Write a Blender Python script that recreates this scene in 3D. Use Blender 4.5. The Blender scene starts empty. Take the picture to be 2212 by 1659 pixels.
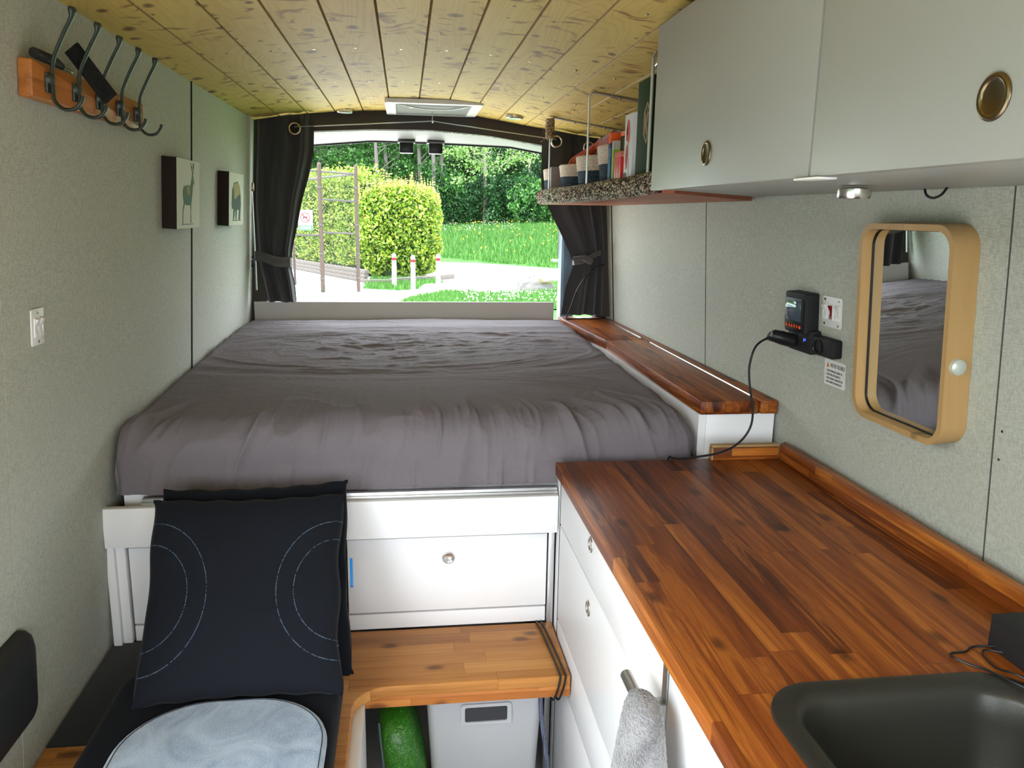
import bpy, bmesh, math, random
import numpy as np
from mathutils import Vector, Matrix, Euler
random.seed(7); RNG = np.random.RandomState(5)
S = bpy.context.scene; C = S.collection
PI = math.pi
# ---------------------------------------------------------------- helpers
class MB:
    """collects shapes into one mesh"""
    def __init__(s): s.bm = bmesh.new(); s.mats = []
    def _add(s, vs, fs, mi=0):
        v = [s.bm.verts.new(p) for p in vs]; out = []
        for f in fs:
            try:
                q = s.bm.faces.new([v[i] for i in f]); q.material_index = mi; q.smooth = True; out.append(q)
            except ValueError: pass
        return v, out
    def box(s, x0, x1, y0, y1, z0, z1, b=0.0, seg=2, mi=0):
        t = bmesh.new()
        m = Matrix.Translation(((x0+x1)/2, (y0+y1)/2, (z0+z1)/2)) @ Matrix.Diagonal((abs(x1-x0), abs(y1-y0), abs(z1-z0), 1))
        bmesh.ops.create_cube(t, size=1, matrix=m)
        if b > 0: bmesh.ops.bevel(t, geom=list(t.edges), offset=b, segments=seg, profile=.5, affect='EDGES')
        s.merge(t, mi); return s
    def merge(s, t, mi=0, mat=None):
        if mat is not None: bmesh.ops.transform(t, matrix=mat, verts=t.verts)
        t.verts.index_update()
        s._add([v.co.copy() for v in t.verts], [[v.index for v in f.verts] for f in t.faces], mi); t.free()
    def prism(s, poly, a, b, axis='z', bev=0.0, mi=0, seg=2):
        def P(p, h):
            return {'z': (p[0], p[1], h), 'y': (p[0], h, p[1]), 'x': (h, p[0], p[1])}[axis]
        t = bmesh.new(); n = len(poly)
        lo = [t.verts.new(P(p, a)) for p in poly]; hi = [t.verts.new(P(p, b)) for p in poly]
        t.faces.new(lo[::-1]); t.faces.new(hi)
        for i in range(n): t.faces.new((lo[i], lo[(i+1) % n], hi[(i+1) % n], hi[i]))
        bmesh.ops.recalc_face_normals(t, faces=t.faces)
        if bev > 0:
            ed = [e for e in t.edges if len(e.link_faces) == 2 and e.calc_face_angle(0) > .6]
            bmesh.ops.bevel(t, geom=ed, offset=bev, segments=seg, profile=.5, affect='EDGES')
        s.merge(t, mi); return s
    def tube(s, pts, r, n=8, cap=True, mi=0, flat=None):
        """swept round (or flat=(w,h)) bar; r may be a list"""
        pts = [Vector(p) for p in pts]; k = len(pts); vs = []; up = None
        for i, p in enumerate(pts):
            d = (pts[min(i+1, k-1)] - pts[max(i-1, 0)]).normalized()
            if up is None:
                up = Vector((0, 0, 1)) if abs(d.z) < .9 else Vector((0, 1, 0))
            a = d.cross(up)
            if a.length < 1e-4: a = d.orthogonal()
            a.normalize(); b = a.cross(d).normalized(); up = b
            rr = r[i] if isinstance(r, (list, tuple)) else r
            for j in range(n):
                t = 2*PI*j/n + (PI/4 if n == 4 else 0)
                if flat: q = a*(math.cos(t)*flat[0]*.7071*rr) + b*(math.sin(t)*flat[1]*.7071*rr)
                else: q = a*(math.cos(t)*rr) + b*(math.sin(t)*rr)
                vs.append(p+q)
        fs = [[i*n+j, i*n+(j+1) % n, (i+1)*n+(j+1) % n, (i+1)*n+j] for i in range(k-1) for j in range(n)]
        if cap: fs += [list(range(n))[::-1], [(k-1)*n+j for j in range(n)]]
        s._add(vs, fs, mi); return s
    def lathe(s, prof, c=(0, 0, 0), n=32, axis='z', mi=0, sx=1, sy=1):
        vs = []
        for r, h in prof:
            for j in range(n):
                t = 2*PI*j/n; a, b = r*math.cos(t)*sx, r*math.sin(t)*sy
                p = {'z': (a, b, h), 'x': (h, a, b), 'y': (a, h, b)}[axis]
                vs.append((p[0]+c[0], p[1]+c[1], p[2]+c[2]))
        k = len(prof)
        fs = [[i*n+j, i*n+(j+1) % n, (i+1)*n+(j+1) % n, (i+1)*n+j] for i in range(k-1) for j in range(n)]
        s._add(vs, fs, mi); return s
    def grid(s, fn, nu, nv, mi=0, closed=False):
        vs = [fn(i/nu, j/nv) for i in range(nu+1) for j in range(nv+1)]
        fs = [[i*(nv+1)+j, (i+1)*(nv+1)+j, (i+1)*(nv+1)+j+1, i*(nv+1)+j+1] for i in range(nu) for j in range(nv)]
        s._add(vs, fs, mi); return s
    def ring(s, outer, inner, a, b, axis='z', mi=0):
        """flat frame between two loops of equal count"""
        def P(p, h): return {'z': (p[0], p[1], h), 'y': (p[0], h, p[1]), 'x': (h, p[0], p[1])}[axis]
        n = len(outer); vs = [P(p, a) for p in outer]+[P(p, a) for p in inner]+[P(p, b) for p in outer]+[P(p, b) for p in inner]
        fs = []
        for i in range(n):
            j = (i+1) % n
            fs += [[i, j, n+j, n+i], [2*n+i, 3*n+i, 3*n+j, 2*n+j], [i, 2*n+i, 2*n+j, j], [n+i, n+j, 3*n+j, 3*n+i]]
        s._add(vs, fs, mi); return s
    def build(s, name, mat, parent=None, ang=35, keep=False, off=None, weld=True):
        if weld: bmesh.ops.remove_doubles(s.bm, verts=s.bm.verts, dist=1e-6)
        bmesh.ops.recalc_face_normals(s.bm, faces=s.bm.faces)
        o3 = Vector((0, 0, 0))
        if parent is not None and not keep: o3 = WORLDLOC.get(parent.name, Vector((0, 0, 0)))
        if parent is None and not keep:
            cs = [v.co for v in s.bm.verts]
            o3 = Vector(((min(c.x for c in cs)+max(c.x for c in cs))/2, (min(c.y for c in cs)+max(c.y for c in cs))/2, min(c.z for c in cs)))
        bmesh.ops.translate(s.bm, vec=-o3, verts=s.bm.verts)
        me = bpy.data.meshes.new(name); s.bm.to_mesh(me); s.bm.free()
        for m in (mat if isinstance(mat, (list, tuple)) else [mat]): me.materials.append(m)
        me.set_sharp_from_angle(angle=math.radians(ang))
        o = bpy.data.objects.new(name, me); C.objects.link(o)
        if parent is not None: o.parent = parent
        elif not keep: o.location = o3
        WORLDLOC[o.name] = o3
        return o
WORLDLOC = {}
def tag(o, label=None, cat=None, group=None, kind=None):
    if label: o['label'] = label
    if cat: o['category'] = cat
    if group: o['group'] = group
    if kind: o['kind'] = kind
    return o
def thing(name, label, cat, loc=(0, 0, 0), group=None, rot=None, local=False):
    o = bpy.data.objects.new(name, None); C.objects.link(o); o.empty_display_size = .05
    o.location = loc
    if rot is not None: o.rotation_euler = rot
    WORLDLOC[o.name] = Vector((0, 0, 0)) if local else Vector(loc)
    return tag(o, label, cat, group)
def struct(o): o['kind'] = 'structure'; return o
def copy_tree(o, parent=None):
    c = o.copy(); C.objects.link(c); c.parent = parent
    for ch in list(o.children):
        copy_tree(ch, c)
    return c
LEAN = math.atan(.0625)
def xL(z): return -.62-.0625*(1.846-z)
def xR(z, y=1.9): return .945-.0625*(z-1.02)-.016*(y-1.89)
def wall_thing(name, label, cat, side, y, z, group=None):
    """local x: to the viewer's right along the wall, y: up, z: out of the wall"""
    o = thing(name, label, cat, group=group, local=True)
    if side == 'R':
        u = Vector((-.0625, 0, 1)).normalized(); x = Vector((0.016, -1, 0)).normalized(); n = x.cross(u).normalized(); u = n.cross(x)
        p = Vector((xR(z, y), y, z))
    else:
        u = Vector((.0625, 0, 1)).normalized(); x = Vector((0, 1, 0)); n = x.cross(u).normalized(); u = n.cross(x)
        p = Vector((xL(z), y, z))
    M = Matrix((x, u, n)).transposed().to_4x4(); M.translation = p+n*.0005
    o.matrix_world = M; return o
def rrect(x0, x1, y0, y1, r, n=6):
    pts = []
    for cx, cy, a0 in ((x1-r, y1-r, 0), (x0+r, y1-r, 90), (x0+r, y0+r, 180), (x1-r, y0+r, 270)):
        for i in range(n+1):
            a = math.radians(a0+90*i/n); pts.append((cx+r*math.cos(a), cy+r*math.sin(a)))
    return pts
def text_part(txt, size, mat, parent, loc, name='lettering', sx=1.0, thick=.0002, M=None):
    cu = bpy.data.curves.new('t', 'FONT'); cu.body = txt; cu.size = size; cu.extrude = thick; cu.resolution_u = 2
    ob = bpy.data.objects.new('t', cu); me = bpy.data.meshes.new_from_object(ob)
    bpy.data.objects.remove(ob); me.name = name
    for v in me.vertices: v.co.x *= sx
    me.materials.clear(); me.materials.append(mat)
    o = bpy.data.objects.new(name, me); C.objects.link(o); o.parent = parent
    if M is not None: o.matrix_local = M
    else: o.location = loc
    return o
def spline(pts, n=8):
    P = [Vector(p) for p in pts]; P = [P[0]*2-P[1]]+P+[P[-1]*2-P[-2]]; out = []
    for i in range(1, len(P)-2):
        a, b, c, d = P[i-1:i+3]
        for k in range(n):
            t = k/n; out.append(.5*((2*b)+(c-a)*t+(2*a-5*b+4*c-d)*t*t+(3*b-a-3*c+d)*t**3))
    out.append(P[-2]); return out
# value noise in numpy
_T = RNG.rand(256, 256)
def vnoise(x, y, seed=0):
    x = np.asarray(x, float)+seed*17.3; y = np.asarray(y, float)+seed*9.1
    xi = np.floor(x).astype(int); yi = np.floor(y).astype(int); fx = x-xi; fy = y-yi
    fx = fx*fx*fx*(fx*(6*fx-15)+10); fy = fy*fy*fy*(fy*(6*fy-15)+10)
    g = lambda a, b: _T[a % 256, b % 256]
    return (g(xi, yi)*(1-fx)+g(xi+1, yi)*fx)*(1-fy)+(g(xi, yi+1)*(1-fx)+g(xi+1, yi+1)*fx)*fy
def fbm(x, y, o=4, seed=0):
    s = 0; a = .5
    for i in range(o): s = s+a*vnoise(x*2**i, y*2**i, seed+i); a *= .5
    return s
def ridge(x, y, seed=0, o=3, p=2.0):
    s = 0; a = 1.0; t = 0
    for i in range(o):
        n = 1-np.abs(2*vnoise(x*2**i, y*2**i, seed+i)-1); s = s+a*n**p; t += a; a *= .45
    return s/t
# ---------------------------------------------------------------- materials
def srgb(r, g, b):
    f = lambda c: ((c/255+.055)/1.055)**2.4 if c/255 > .04045 else c/255/12.92
    return (f(r), f(g), f(b), 1)
class NT:
    def __init__(s, name):
        s.m = bpy.data.materials.new(name); s.m.use_nodes = True; s.t = s.m.node_tree; s.n = s.t.nodes; s.l = s.t.links
        s.b = s.n['Principled BSDF']
    def node(s, ty, **kw):
        n = s.n.new(ty)
        for k, v in kw.items():
            if k.startswith('i_'): n.inputs[k[2:].replace('_', ' ')].default_value = v
            else: setattr(n, k, v)
        return n
    def link(s, a, b): s.l.new(a, b)
    def val(s, x, inp):
        if isinstance(x, (int, float)): inp.default_value = x
        elif isinstance(x, tuple): inp.default_value = x
        else: s.link(x, inp)
    def math(s, op, a, b=None, c=None, clamp=False):
        n = s.n.new('ShaderNodeMath'); n.operation = op; n.use_clamp = clamp
        s.val(a, n.inputs[0])
        if b is not None: s.val(b, n.inputs[1])
        if c is not None: s.val(c, n.inputs[2])
        return n.outputs[0]
    def obj(s):
        n = s.n.new('ShaderNodeTexCoord'); return n.outputs['Object']
    def xyz(s, v):
        n = s.n.new('ShaderNodeSeparateXYZ'); s.link(v, n.inputs[0]); return n.outputs
    def comb(s, x, y, z=0.0):
        n = s.n.new('ShaderNodeCombineXYZ'); s.val(x, n.inputs[0]); s.val(y, n.inputs[1]); s.val(z, n.inputs[2]); return n.outputs[0]
    def noise(s, v, scale, detail=3, rough=.5, dist=0.0, out='Fac'):
        n = s.n.new('ShaderNodeTexNoise'); s.link(v, n.inputs['Vector']); n.inputs['Scale'].default_value = scale
        n.inputs['Detail'].default_value = detail; n.inputs['Roughness'].default_value = rough; n.inputs['Distortion'].default_value = dist
        return n.outputs[out]
    def white(s, v, out='Value'):
        n = s.n.new('ShaderNodeTexWhiteNoise'); n.noise_dimensions = '3D'; s.link(v, n.inputs['Vector']); return n.outputs[out]
    def ramp(s, f, stops, mode='LINEAR'):
        n = s.n.new('ShaderNodeValToRGB'); n.color_ramp.interpolation = mode; e = n.color_ramp.elements
        while len(e) < len(stops): e.new(.5)
        for el, (p, c) in zip(e, stops): el.position = p; el.color = c if len(c) == 4 else (*c, 1)
        s.link(f, n.inputs[0]); return n.outputs[0]
    def mix(s, f, a, b, mode='MIX'):
        n = s.n.new('ShaderNodeMix'); n.data_type = 'RGBA'; n.blend_type = mode
        s.val(f, n.inputs['Factor']); s.val(a, n.inputs['A' if False else 6]); s.val(b, n.inputs[7]); return n.outputs[2]
    def mapr(s, v, a, b, c=0.0, d=1.0):
        n = s.n.new('ShaderNodeMapRange'); n.clamp = True; n.interpolation_type = 'SMOOTHSTEP'
        s.link(v, n.inputs[0]); n.inputs[1].default_value = a; n.inputs[2].default_value = b; n.inputs[3].default_value = c; n.inputs[4].default_value = d
        return n.outputs[0]
    def bump(s, h, strength=.3, dist=.001):
        n = s.n.new('ShaderNodeBump'); n.inputs['Strength'].default_value = strength; n.inputs['Distance'].default_value = dist
        s.link(h, n.inputs['Height']); s.link(n.outputs[0], s.b.inputs['Normal'])
    def set(s, color=None, rough=None, metal=None, spec=None, sheen=None):
        if color is not None: s.val(color, s.b.inputs['Base Color'])
        if rough is not None: s.val(rough, s.b.inputs['Roughness'])
        if metal is not None: s.b.inputs['Metallic'].default_value = metal
        if spec is not None: s.b.inputs['Specular IOR Level'].default_value = spec
        if sheen is not None: s.b.inputs['Sheen Weight'].default_value = sheen
        return s.m
def scl(T, v, s):
    n = T.n.new('ShaderNodeMapping'); T.link(v, n.inputs[0]); n.inputs['Scale'].default_value = s; return n.outputs[0]
def plain(name, col, rough=.5, metal=0.0, spec=.25, var=.06, bump=0.0, bscale=300, sheen=0.0):
    T = NT(name); v = T.obj(); n = T.noise(v, 14, 4)
    c2 = tuple(min(1, c*(1+var)) for c in col[:3])+(1,); c1 = tuple(c*(1-var) for c in col[:3])+(1,)
    col_ = T.mix(n, c1, c2)
    T.set(col_, rough, metal, spec, sheen)
    if bump: T.bump(T.noise(v, bscale, 2), bump, .001)
    return T.m
def woodblock(name, along, stops, w=.045, L=.42, rough=.35, across='x', sat=1.0, bump=.15, streak=1.05):
    """edge glued staves running along one axis"""
    T = NT(name); v = T.obj(); X = T.xyz(v); ix = {'x': 0, 'y': 1, 'z': 2}
    a = X[ix[along]]; rest = [k for k in 'xyz' if k != along]
    # stave index mixes both cross axes so edges read as the same staves
    c = X[ix[across]]; o = X[ix[[k for k in rest if k != across][0]]]
    wob = c
    idx = T.math('FLOOR', T.math('DIVIDE', wob, w)); oi = T.math('FLOOR', T.math('DIVIDE', T.math('ADD', o, .005), .2))
    h1 = T.white(T.comb(idx, oi, 3.1))
    seg = T.math('FLOOR', T.math('DIVIDE', T.math('ADD', a, T.math('MULTIPLY', h1, 2.7)), L))
    hc = T.white(T.comb(idx, seg, oi)); hc2 = T.white(T.comb(seg, idx, 7.7))
    shift = T.math('MULTIPLY', hc, 31.0)
    gv = T.comb(T.math('MULTIPLY', c, 26.0), T.math('ADD', T.math('MULTIPLY', a, 1.6), shift), T.math('MULTIPLY', o, 26.0))
    g1 = T.noise(gv, 1.0, 5, .6, 1.2)
    gv2 = T.comb(T.math('MULTIPLY', c, 320.0), T.math('ADD', T.math('MULTIPLY', a, 9.0), shift), T.math('MULTIPLY', o, 320.0))
    g2 = T.noise(gv2, 1.0, 3, .6)
    f = T.math('ADD', T.math('MULTIPLY', hc, .40), T.math('MULTIPLY', T.math('SUBTRACT', g1, .5), streak))
    g3 = T.noise(T.comb(T.math('MULTIPLY', c, 90.0), T.math('ADD', T.math('MULTIPLY', a, 2.4), shift), T.math('MULTIPLY', o, 90.0)), 1.0, 4, .65, .8)
    f = T.math('ADD', f, T.math('MULTIPLY', T.math('SUBTRACT', g3, .5), streak*.55))
    f = T.math('ADD', f, T.math('MULTIPLY', T.math('SUBTRACT', g2, .5), .30)); f = T.math('ADD', f, .32)
    col = T.ramp(f, stops)
    amb = stops[-2][1]
    am = T.math('MULTIPLY', T.mapr(T.math('ABSOLUTE', T.math('SUBTRACT', g1, .56)), .0, .045, 1.0, 0.0), T.math('GREATER_THAN', hc2, .45))
    col = T.mix(T.math('MULTIPLY', am, .45 if streak > .6 else .1), col, (*amb, 1))
    # knots
    vn = T.node('ShaderNodeTexVoronoi', feature='F1', voronoi_dimensions='2D'); T.link(T.comb(T.math('MULTIPLY', c, 9.0), T.math('ADD', T.math('MULTIPLY', a, 4.2), T.math('MULTIPLY', oi, 3.3)), 0.0), vn.inputs['Vector']); vn.inputs['Scale'].default_value = 1.0
    kn = T.mapr(T.math('ADD', vn.outputs['Distance'], T.math('MULTIPLY', T.math('SUBTRACT', g1, .5), .16)), .03, .13, 1.0, 0.0)
    pick = T.math('GREATER_THAN', T.xyz(vn.outputs['Color'])[0], .40)
    kn = T.math('MULTIPLY', T.math('MULTIPLY', kn, pick), .65)
    dk = stops[0][1]; col = T.mix(kn, col, (dk[0]*.35, dk[1]*.35, dk[2]*.35, 1))
    # glue lines
    fr = T.math('FRACT', T.math('DIVIDE', wob, w)); e = T.math('MULTIPLY', T.math('MINIMUM', fr, T.math('SUBTRACT', 1.0, fr)), w)
    fa = T.math('FRACT', T.math('DIVIDE', T.math('ADD', a, T.math('MULTIPLY', h1, 2.7)), L)); ea = T.math('MULTIPLY', T.math('MINIMUM', fa, T.math('SUBTRACT', 1.0, fa)), L)
    gl = T.mapr(T.math('MINIMUM', e, ea), .0, .0012, .45, 0.0)
    col = T.mix(gl, col, (dk[0]*.5, dk[1]*.5, dk[2]*.5, 1))
    T.set(col, rough, 0, .3); T.bump(T.math('ADD', g2, T.math('MULTIPLY', kn, -1.5)), bump, .0006)
    return T.m
M = {}
acacia = [(.0, (.026, .006, .002)), (.22, (.085, .018, .004)), (.45, (.19, .045, .007)), (.65, (.30, .082, .012)), (.85, (.48, .16, .022)), (1, (.62, .27, .05))]
M['counter'] = woodblock('acacia worktop wood', 'y', acacia, w=.041, L=.46, rough=.42)
M['splash'] = woodblock('acacia upstand wood', 'y', acacia, w=.05, L=.5, rough=.4, across='z')
M['splash_x'] = woodblock('acacia end upstand wood', 'x', acacia, w=.02, L=.3, rough=.4, across='z')
M['lid'] = woodblock('acacia lid wood', 'y', acacia, w=.038, L=.5, rough=.38)
honey = [(.0, (.12, .035, .008)), (.25, (.32, .12, .026)), (.5, (.50, .215, .052)), (.75, (.62, .30, .085)), (1, (.74, .42, .16))]
M['bench'] = woodblock('honey bench wood', 'x', honey, w=.045, L=.33, rough=.38, across='y', streak=.5)
M['apron'] = woodblock('bench apron wood', 'x', [(0, (.16, .045, .008)), (.4, (.42, .14, .03)), (.7, (.55, .21, .05)), (1, (.62, .30, .09))], w=.06, L=.4, rough=.35, across='z', streak=.5)
M['pale_wood'] = woodblock('pale sapwood', 'x', [(0, (.18, .09, .035)), (.5, (.42, .27, .12)), (1, (.60, .43, .22))], w=.03, L=.6, rough=.5, across='z', streak=.4)
M['oak'] = woodblock('pale ash veneer', 'y', [(0, (.42, .25, .10)), (.5, (.50, .31, .13)), (1, (.57, .38, .18))], w=.6, L=3, rough=.45, across='z', streak=.25, bump=.08)
M['rack_wood'] = woodblock('orange pine rack wood', 'x', [(0, (.20, .06, .012)), (.5, (.42, .15, .035)), (1, (.55, .23, .06))], w=5, L=20, rough=.4, across='y', streak=1.2)
M['cutwood'] = woodblock('cedar slab wood', 'y', [(0, (.22, .06, .03)), (.5, (.40, .13, .06)), (1, (.52, .22, .11))], w=.3, L=4, rough=.5, streak=.8)
def pine():
    T = NT('knotty pine ceiling boards'); v = T.obj(); X = T.xyz(v); x, y = X[0], X[1]
    W = .115; xs = T.math('DIVIDE', T.math('SUBTRACT', x, .059), W); idx = T.math('FLOOR', xs); fr = T.math('FRACT', xs)
    h = T.white(T.comb(idx, 1.5, 4.0)); h2 = T.white(T.comb(idx, 9.5, 2.0))
    sh = T.math('MULTIPLY', h, 23.0); ys = T.math('ADD', y, sh)
    # cathedral grain : contour lines of a stretched noise
    base = T.noise(T.comb(T.math('MULTIPLY', x, 9.0), T.math('MULTIPLY', ys, 1.1), h), 1.0, 1, .4, .3)
    rings = T.math('ABSOLUTE', T.math('SINE', T.math('MULTIPLY', base, 70.0)))
    fine = T.noise(T.comb(T.math('MULTIPLY', x, 260.0), T.math('MULTIPLY', ys, 6.0), 0.0), 1.0, 3, .6)
    big = T.noise(T.comb(T.math('MULTIPLY', x, 6.0), T.math('MULTIPLY', ys, 2.2), h2), 1.0, 3)
    f = T.math('ADD', T.math('MULTIPLY', rings, .16), T.math('ADD', T.math('MULTIPLY', fine, .20), T.math('MULTIPLY', big, .45)))
    f = T.math('ADD', f, T.math('MULTIPLY', h2, .22))
    col = T.ramp(f, [(.15, (.37, .22, .045)), (.42, (.49, .34, .085)), (.7, (.57, .43, .12)), (1, (.64, .51, .17))])
    wob = T.noise(v, 14, 2)
    vn = T.node('ShaderNodeTexVoronoi', feature='F1', voronoi_dimensions='2D'); vn.inputs['Scale'].default_value = 1.0
    T.link(T.comb(T.math('MULTIPLY', T.math('ADD', x, T.math('MULTIPLY', wob, .03)), 11.0), T.math('MULTIPLY', ys, 8.0), 0.0), vn.inputs['Vector'])
    d = vn.outputs['Distance']; cc = T.xyz(vn.outputs['Color'])
    size = T.mapr(cc[1], .1, 1.0, .05, .19)
    kn = T.math('SUBTRACT', 1.0, T.math('DIVIDE', d, size), clamp=True); kn = T.math('MULTIPLY', T.math('POWER', kn, .4), T.math('GREATER_THAN', cc[0], .35))
    vs = T.node('ShaderNodeTexVoronoi', feature='F1', voronoi_dimensions='2D'); vs.inputs['Scale'].default_value = 1.0
    T.link(T.comb(T.math('MULTIPLY', x, 10.0), T.math('ADD', T.math('MULTIPLY', ys, 30.0), T.math('MULTIPLY', T.noise(v, 7, 2), 9.0)), 5.0), vs.inputs['Vector'])
    ds = vs.outputs['Distance']; cs = T.xyz(vs.outputs['Color'])
    st = T.math('SUBTRACT', 1.0, T.math('DIVIDE', ds, T.mapr(cs[1], .2, 1.0, .14, .46)), clamp=True); st = T.math('POWER', st, .5)
    area = T.mapr(T.noise(T.comb(T.math('MULTIPLY', x, 6.0), T.math('MULTIPLY', ys, 3.0), h), 1.0, 2), .38, .50)
    st = T.math('MULTIPLY', T.math('MULTIPLY', st, T.math('GREATER_THAN', cs[0], .42)), area)
    col = T.mix(T.math('MULTIPLY', st, .85), col, (.16, .050, .010, 1))
    col = T.mix(T.math('MULTIPLY', kn, .9), col, (.06, .018, .005, 1))
    ed = T.mapr(T.math('MULTIPLY', T.math('MINIMUM', fr, T.math('SUBTRACT', 1.0, fr)), W), .0018, .0034, 1.0, 0.0)
    col = T.mix(T.math('MULTIPLY', ed, .7), col, (.17, .075, .02, 1))
    T.set(col, .6, 0, .12); T.bump(T.math('ADD', fine, rings), .08, .0008)
    return T.m
M['pine'] = pine()
def linen(name, col, dark):
    T = NT(name); v = T.obj(); X = T.xyz(v)
    a = T.noise(T.comb(T.math('MULTIPLY', X[1], 90.0), T.math('MULTIPLY', X[2], 650.0), T.math('MULTIPLY', X[0], 90.0)), 1.0, 2)
    b = T.noise(T.comb(T.math('MULTIPLY', X[1], 650.0), T.math('MULTIPLY', X[2], 70.0), T.math('MULTIPLY', X[0], 650.0)), 1.0, 2)
    c = T.noise(v, 4, 4)
    f = T.math('ADD', T.math('MULTIPLY', a, .5), T.math('MULTIPLY', b, .5))
    f2 = T.mapr(f, .36, .62)
    col_ = T.mix(f2, dark, col); col_ = T.mix(T.mapr(c, .3, .75, 0.0, .25), col_, tuple(k*.8 for k in col[:3])+(1,))
    T.set(col_, .85, 0, .25); T.bump(f, .15, .0004); return T.m
M['wall'] = linen('linen weave wall panel', (.53, .55, .475, 1), (.38, .39, .33, 1))
M['dark_gap'] = plain('black seam', (.012, .012, .013), .8)
M['white'] = plain('white cabinet lacquer', (.88, .88, .89), .32, var=.01)
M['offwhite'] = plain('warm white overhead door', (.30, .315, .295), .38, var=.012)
M['white_ply'] = plain('white plastic', (.78, .78, .77), .3, var=.01)
M['chrome'] = plain('brushed nickel', (.62, .60, .57), .22, 1.0, var=.05)
M['steel'] = plain('brushed steel strap', (.45, .45, .43), .4, 1.0, var=.08)
M['alu'] = plain('aluminium', (.66, .67, .68), .36, 1.0, var=.04)
M['bronze'] = plain('antique brass ring', (.20, .155, .095), .3, 1.0, var=.1)
M['black'] = plain('black plastic', (.012, .012, .013), .32)
M['blackm'] = plain('matt black plastic', (.018, .018, .019), .6, bump=.2)
M['interior'] = plain('shade toned interior board', (.03, .03, .03), .9)  # near-black colour stands in for the shade inside gaps and cavities
M['floor'] = plain('unseen pale floor', (.50, .49, .47), .6, var=.15)  # unseen floor kept pale to bounce light up into the van
def cloth(name, c, rough=.9, weave=1400, b=.25, sheen=.2, var=.1, crease=False):
    T = NT(name); v = T.obj(); n = T.noise(v, weave, 1); m = T.noise(v, 6, 3)
    col = T.mix(m, tuple(k*(1-var) for k in c)+(1,), tuple(k*(1+var) for k in c)+(1,))
    T.set(col, rough, 0, .2, sheen)
    if crease: n = T.math('ADD', T.math('MULTIPLY', n, .05), T.math('MULTIPLY', T.noise(v, 11, 5, .62, 1.2), 1.0)); b = .55; T.bump(n, b, .009)
    else: T.bump(n, b, .0004)
    return T.m
M['sheet'] = cloth('grey cotton sheet', (.170, .150, .163), .85, sheen=.0, crease=True)
M['curtain'] = cloth('charcoal curtain', (.040, .038, .040), .7, sheen=.3)
M['tie'] = cloth('grey curtain tie', (.085, .078, .075), .8)
M['header'] = cloth('brown grey headliner', (.060, .050, .043), .85)
M['liner'] = plain('pale grey tailgate liner', (.19, .187, .183), .5)
def pillowmat():
    T = NT('navy cotton with stitched arcs'); v = T.obj(); X = T.xyz(v); x, y = X[0], X[1]
    base = T.mix(T.noise(v, 5, 3), (.0030, .0042, .0075, 1), (.0048, .0063, .0110, 1))
    acc = None
    for cx, ex, rs in ((-.195, .84, (.107, .152)), (.195, .90, (.104, .142))):
        dx = T.math('DIVIDE', T.math('SUBTRACT', x, cx), ex); dy = T.math('SUBTRACT', y, .0)
        d = T.math('SQRT', T.math('ADD', T.math('MULTIPLY', dx, dx), T.math('MULTIPLY', dy, dy)))
        for r in rs:
            k = T.math('LESS_THAN', T.math('ABSOLUTE', T.math('SUBTRACT', d, r)), .0009)
            acc = k if acc is None else T.math('MAXIMUM', acc, k)
    dash = T.mapr(T.noise(v, 260, 1), .38, .5); acc = T.math('MULTIPLY', acc, dash)
    side = T.math('GREATER_THAN', X[2], 0.0)
    col = T.mix(T.math('MULTIPLY', T.math('MULTIPLY', acc, side), .75), base, (.09, .13, .19, 1))
    T.set(col, .85, 0, .2, .04); T.bump(T.noise(v, 1500, 1), .2, .0004); return T.m
M['navy'] = pillowmat()
M['navy_plain'] = cloth('navy cushion cloth', (.0030, .0042, .0078), .9, sheen=.03)
M['blackcloth'] = cloth('black seat mat', (.010, .011, .012), .9, sheen=.15)
def fleece(name, lo, hi, sc=90, b=.9, d=.004):
    T = NT(name); v = T.obj(); n = T.noise(v, 9, 3, .5, 1.5); f = T.noise(v, sc*5, 2)
    col = T.mix(T.mapr(T.math('ADD', T.math('MULTIPLY', n, .7), T.math('MULTIPLY', f, .3)), .33, .62), lo, hi)
    T.set(col, .95, 0, .15, .6); T.bump(f, b, d); return T.m
M['fleece'] = fleece('pale blue fleece', (.17, .24, .34, 1), (.37, .46, .57, 1), 90, .5, .002)
M['towel'] = fleece('grey microfibre towel', (.11, .11, .12, 1), (.26, .26, .27, 1), 70, 1.0, .004)
LEAFK = .55
def leafmat(name, cols, trans=.35, rough=.5):
    cols = [tuple(c*LEAFK for c in q) for q in cols]; T = NT(name); g = T.node('ShaderNodeNewGeometry')
    col = T.ramp(g.outputs['Random Per Island'], [(i/(len(cols)-1), c) for i, c in enumerate(cols)])
    T.set(col, rough, 0, .4)
    tr = T.node('ShaderNodeBsdfTranslucent'); T.link(col, tr.inputs[0]); mx = T.node('ShaderNodeMixShader'); mx.inputs[0].default_value = trans
    out = T.n['Material Output']; T.link(T.b.outputs[0], mx.inputs[1]); T.link(tr.outputs[0], mx.inputs[2]); T.link(mx.outputs[0], out.inputs[0]); return T.m
M['hedge'] = leafmat('laurel leaves', [(.05, .13, .010), (.19, .38, .02), (.40, .58, .045), (.70, .80, .16)])
M['hedge_tip'] = leafmat('yellow green shoots', [(.45, .48, .06), (.60, .58, .13), (.70, .62, .16)])
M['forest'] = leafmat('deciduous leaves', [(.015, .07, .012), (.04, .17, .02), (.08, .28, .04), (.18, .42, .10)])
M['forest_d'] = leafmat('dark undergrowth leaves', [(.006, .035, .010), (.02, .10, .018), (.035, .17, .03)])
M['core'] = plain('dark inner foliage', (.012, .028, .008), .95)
M['bark'] = plain('grey bark', (.20, .17, .14), .9, var=.4, bump=.6, bscale=12)
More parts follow.
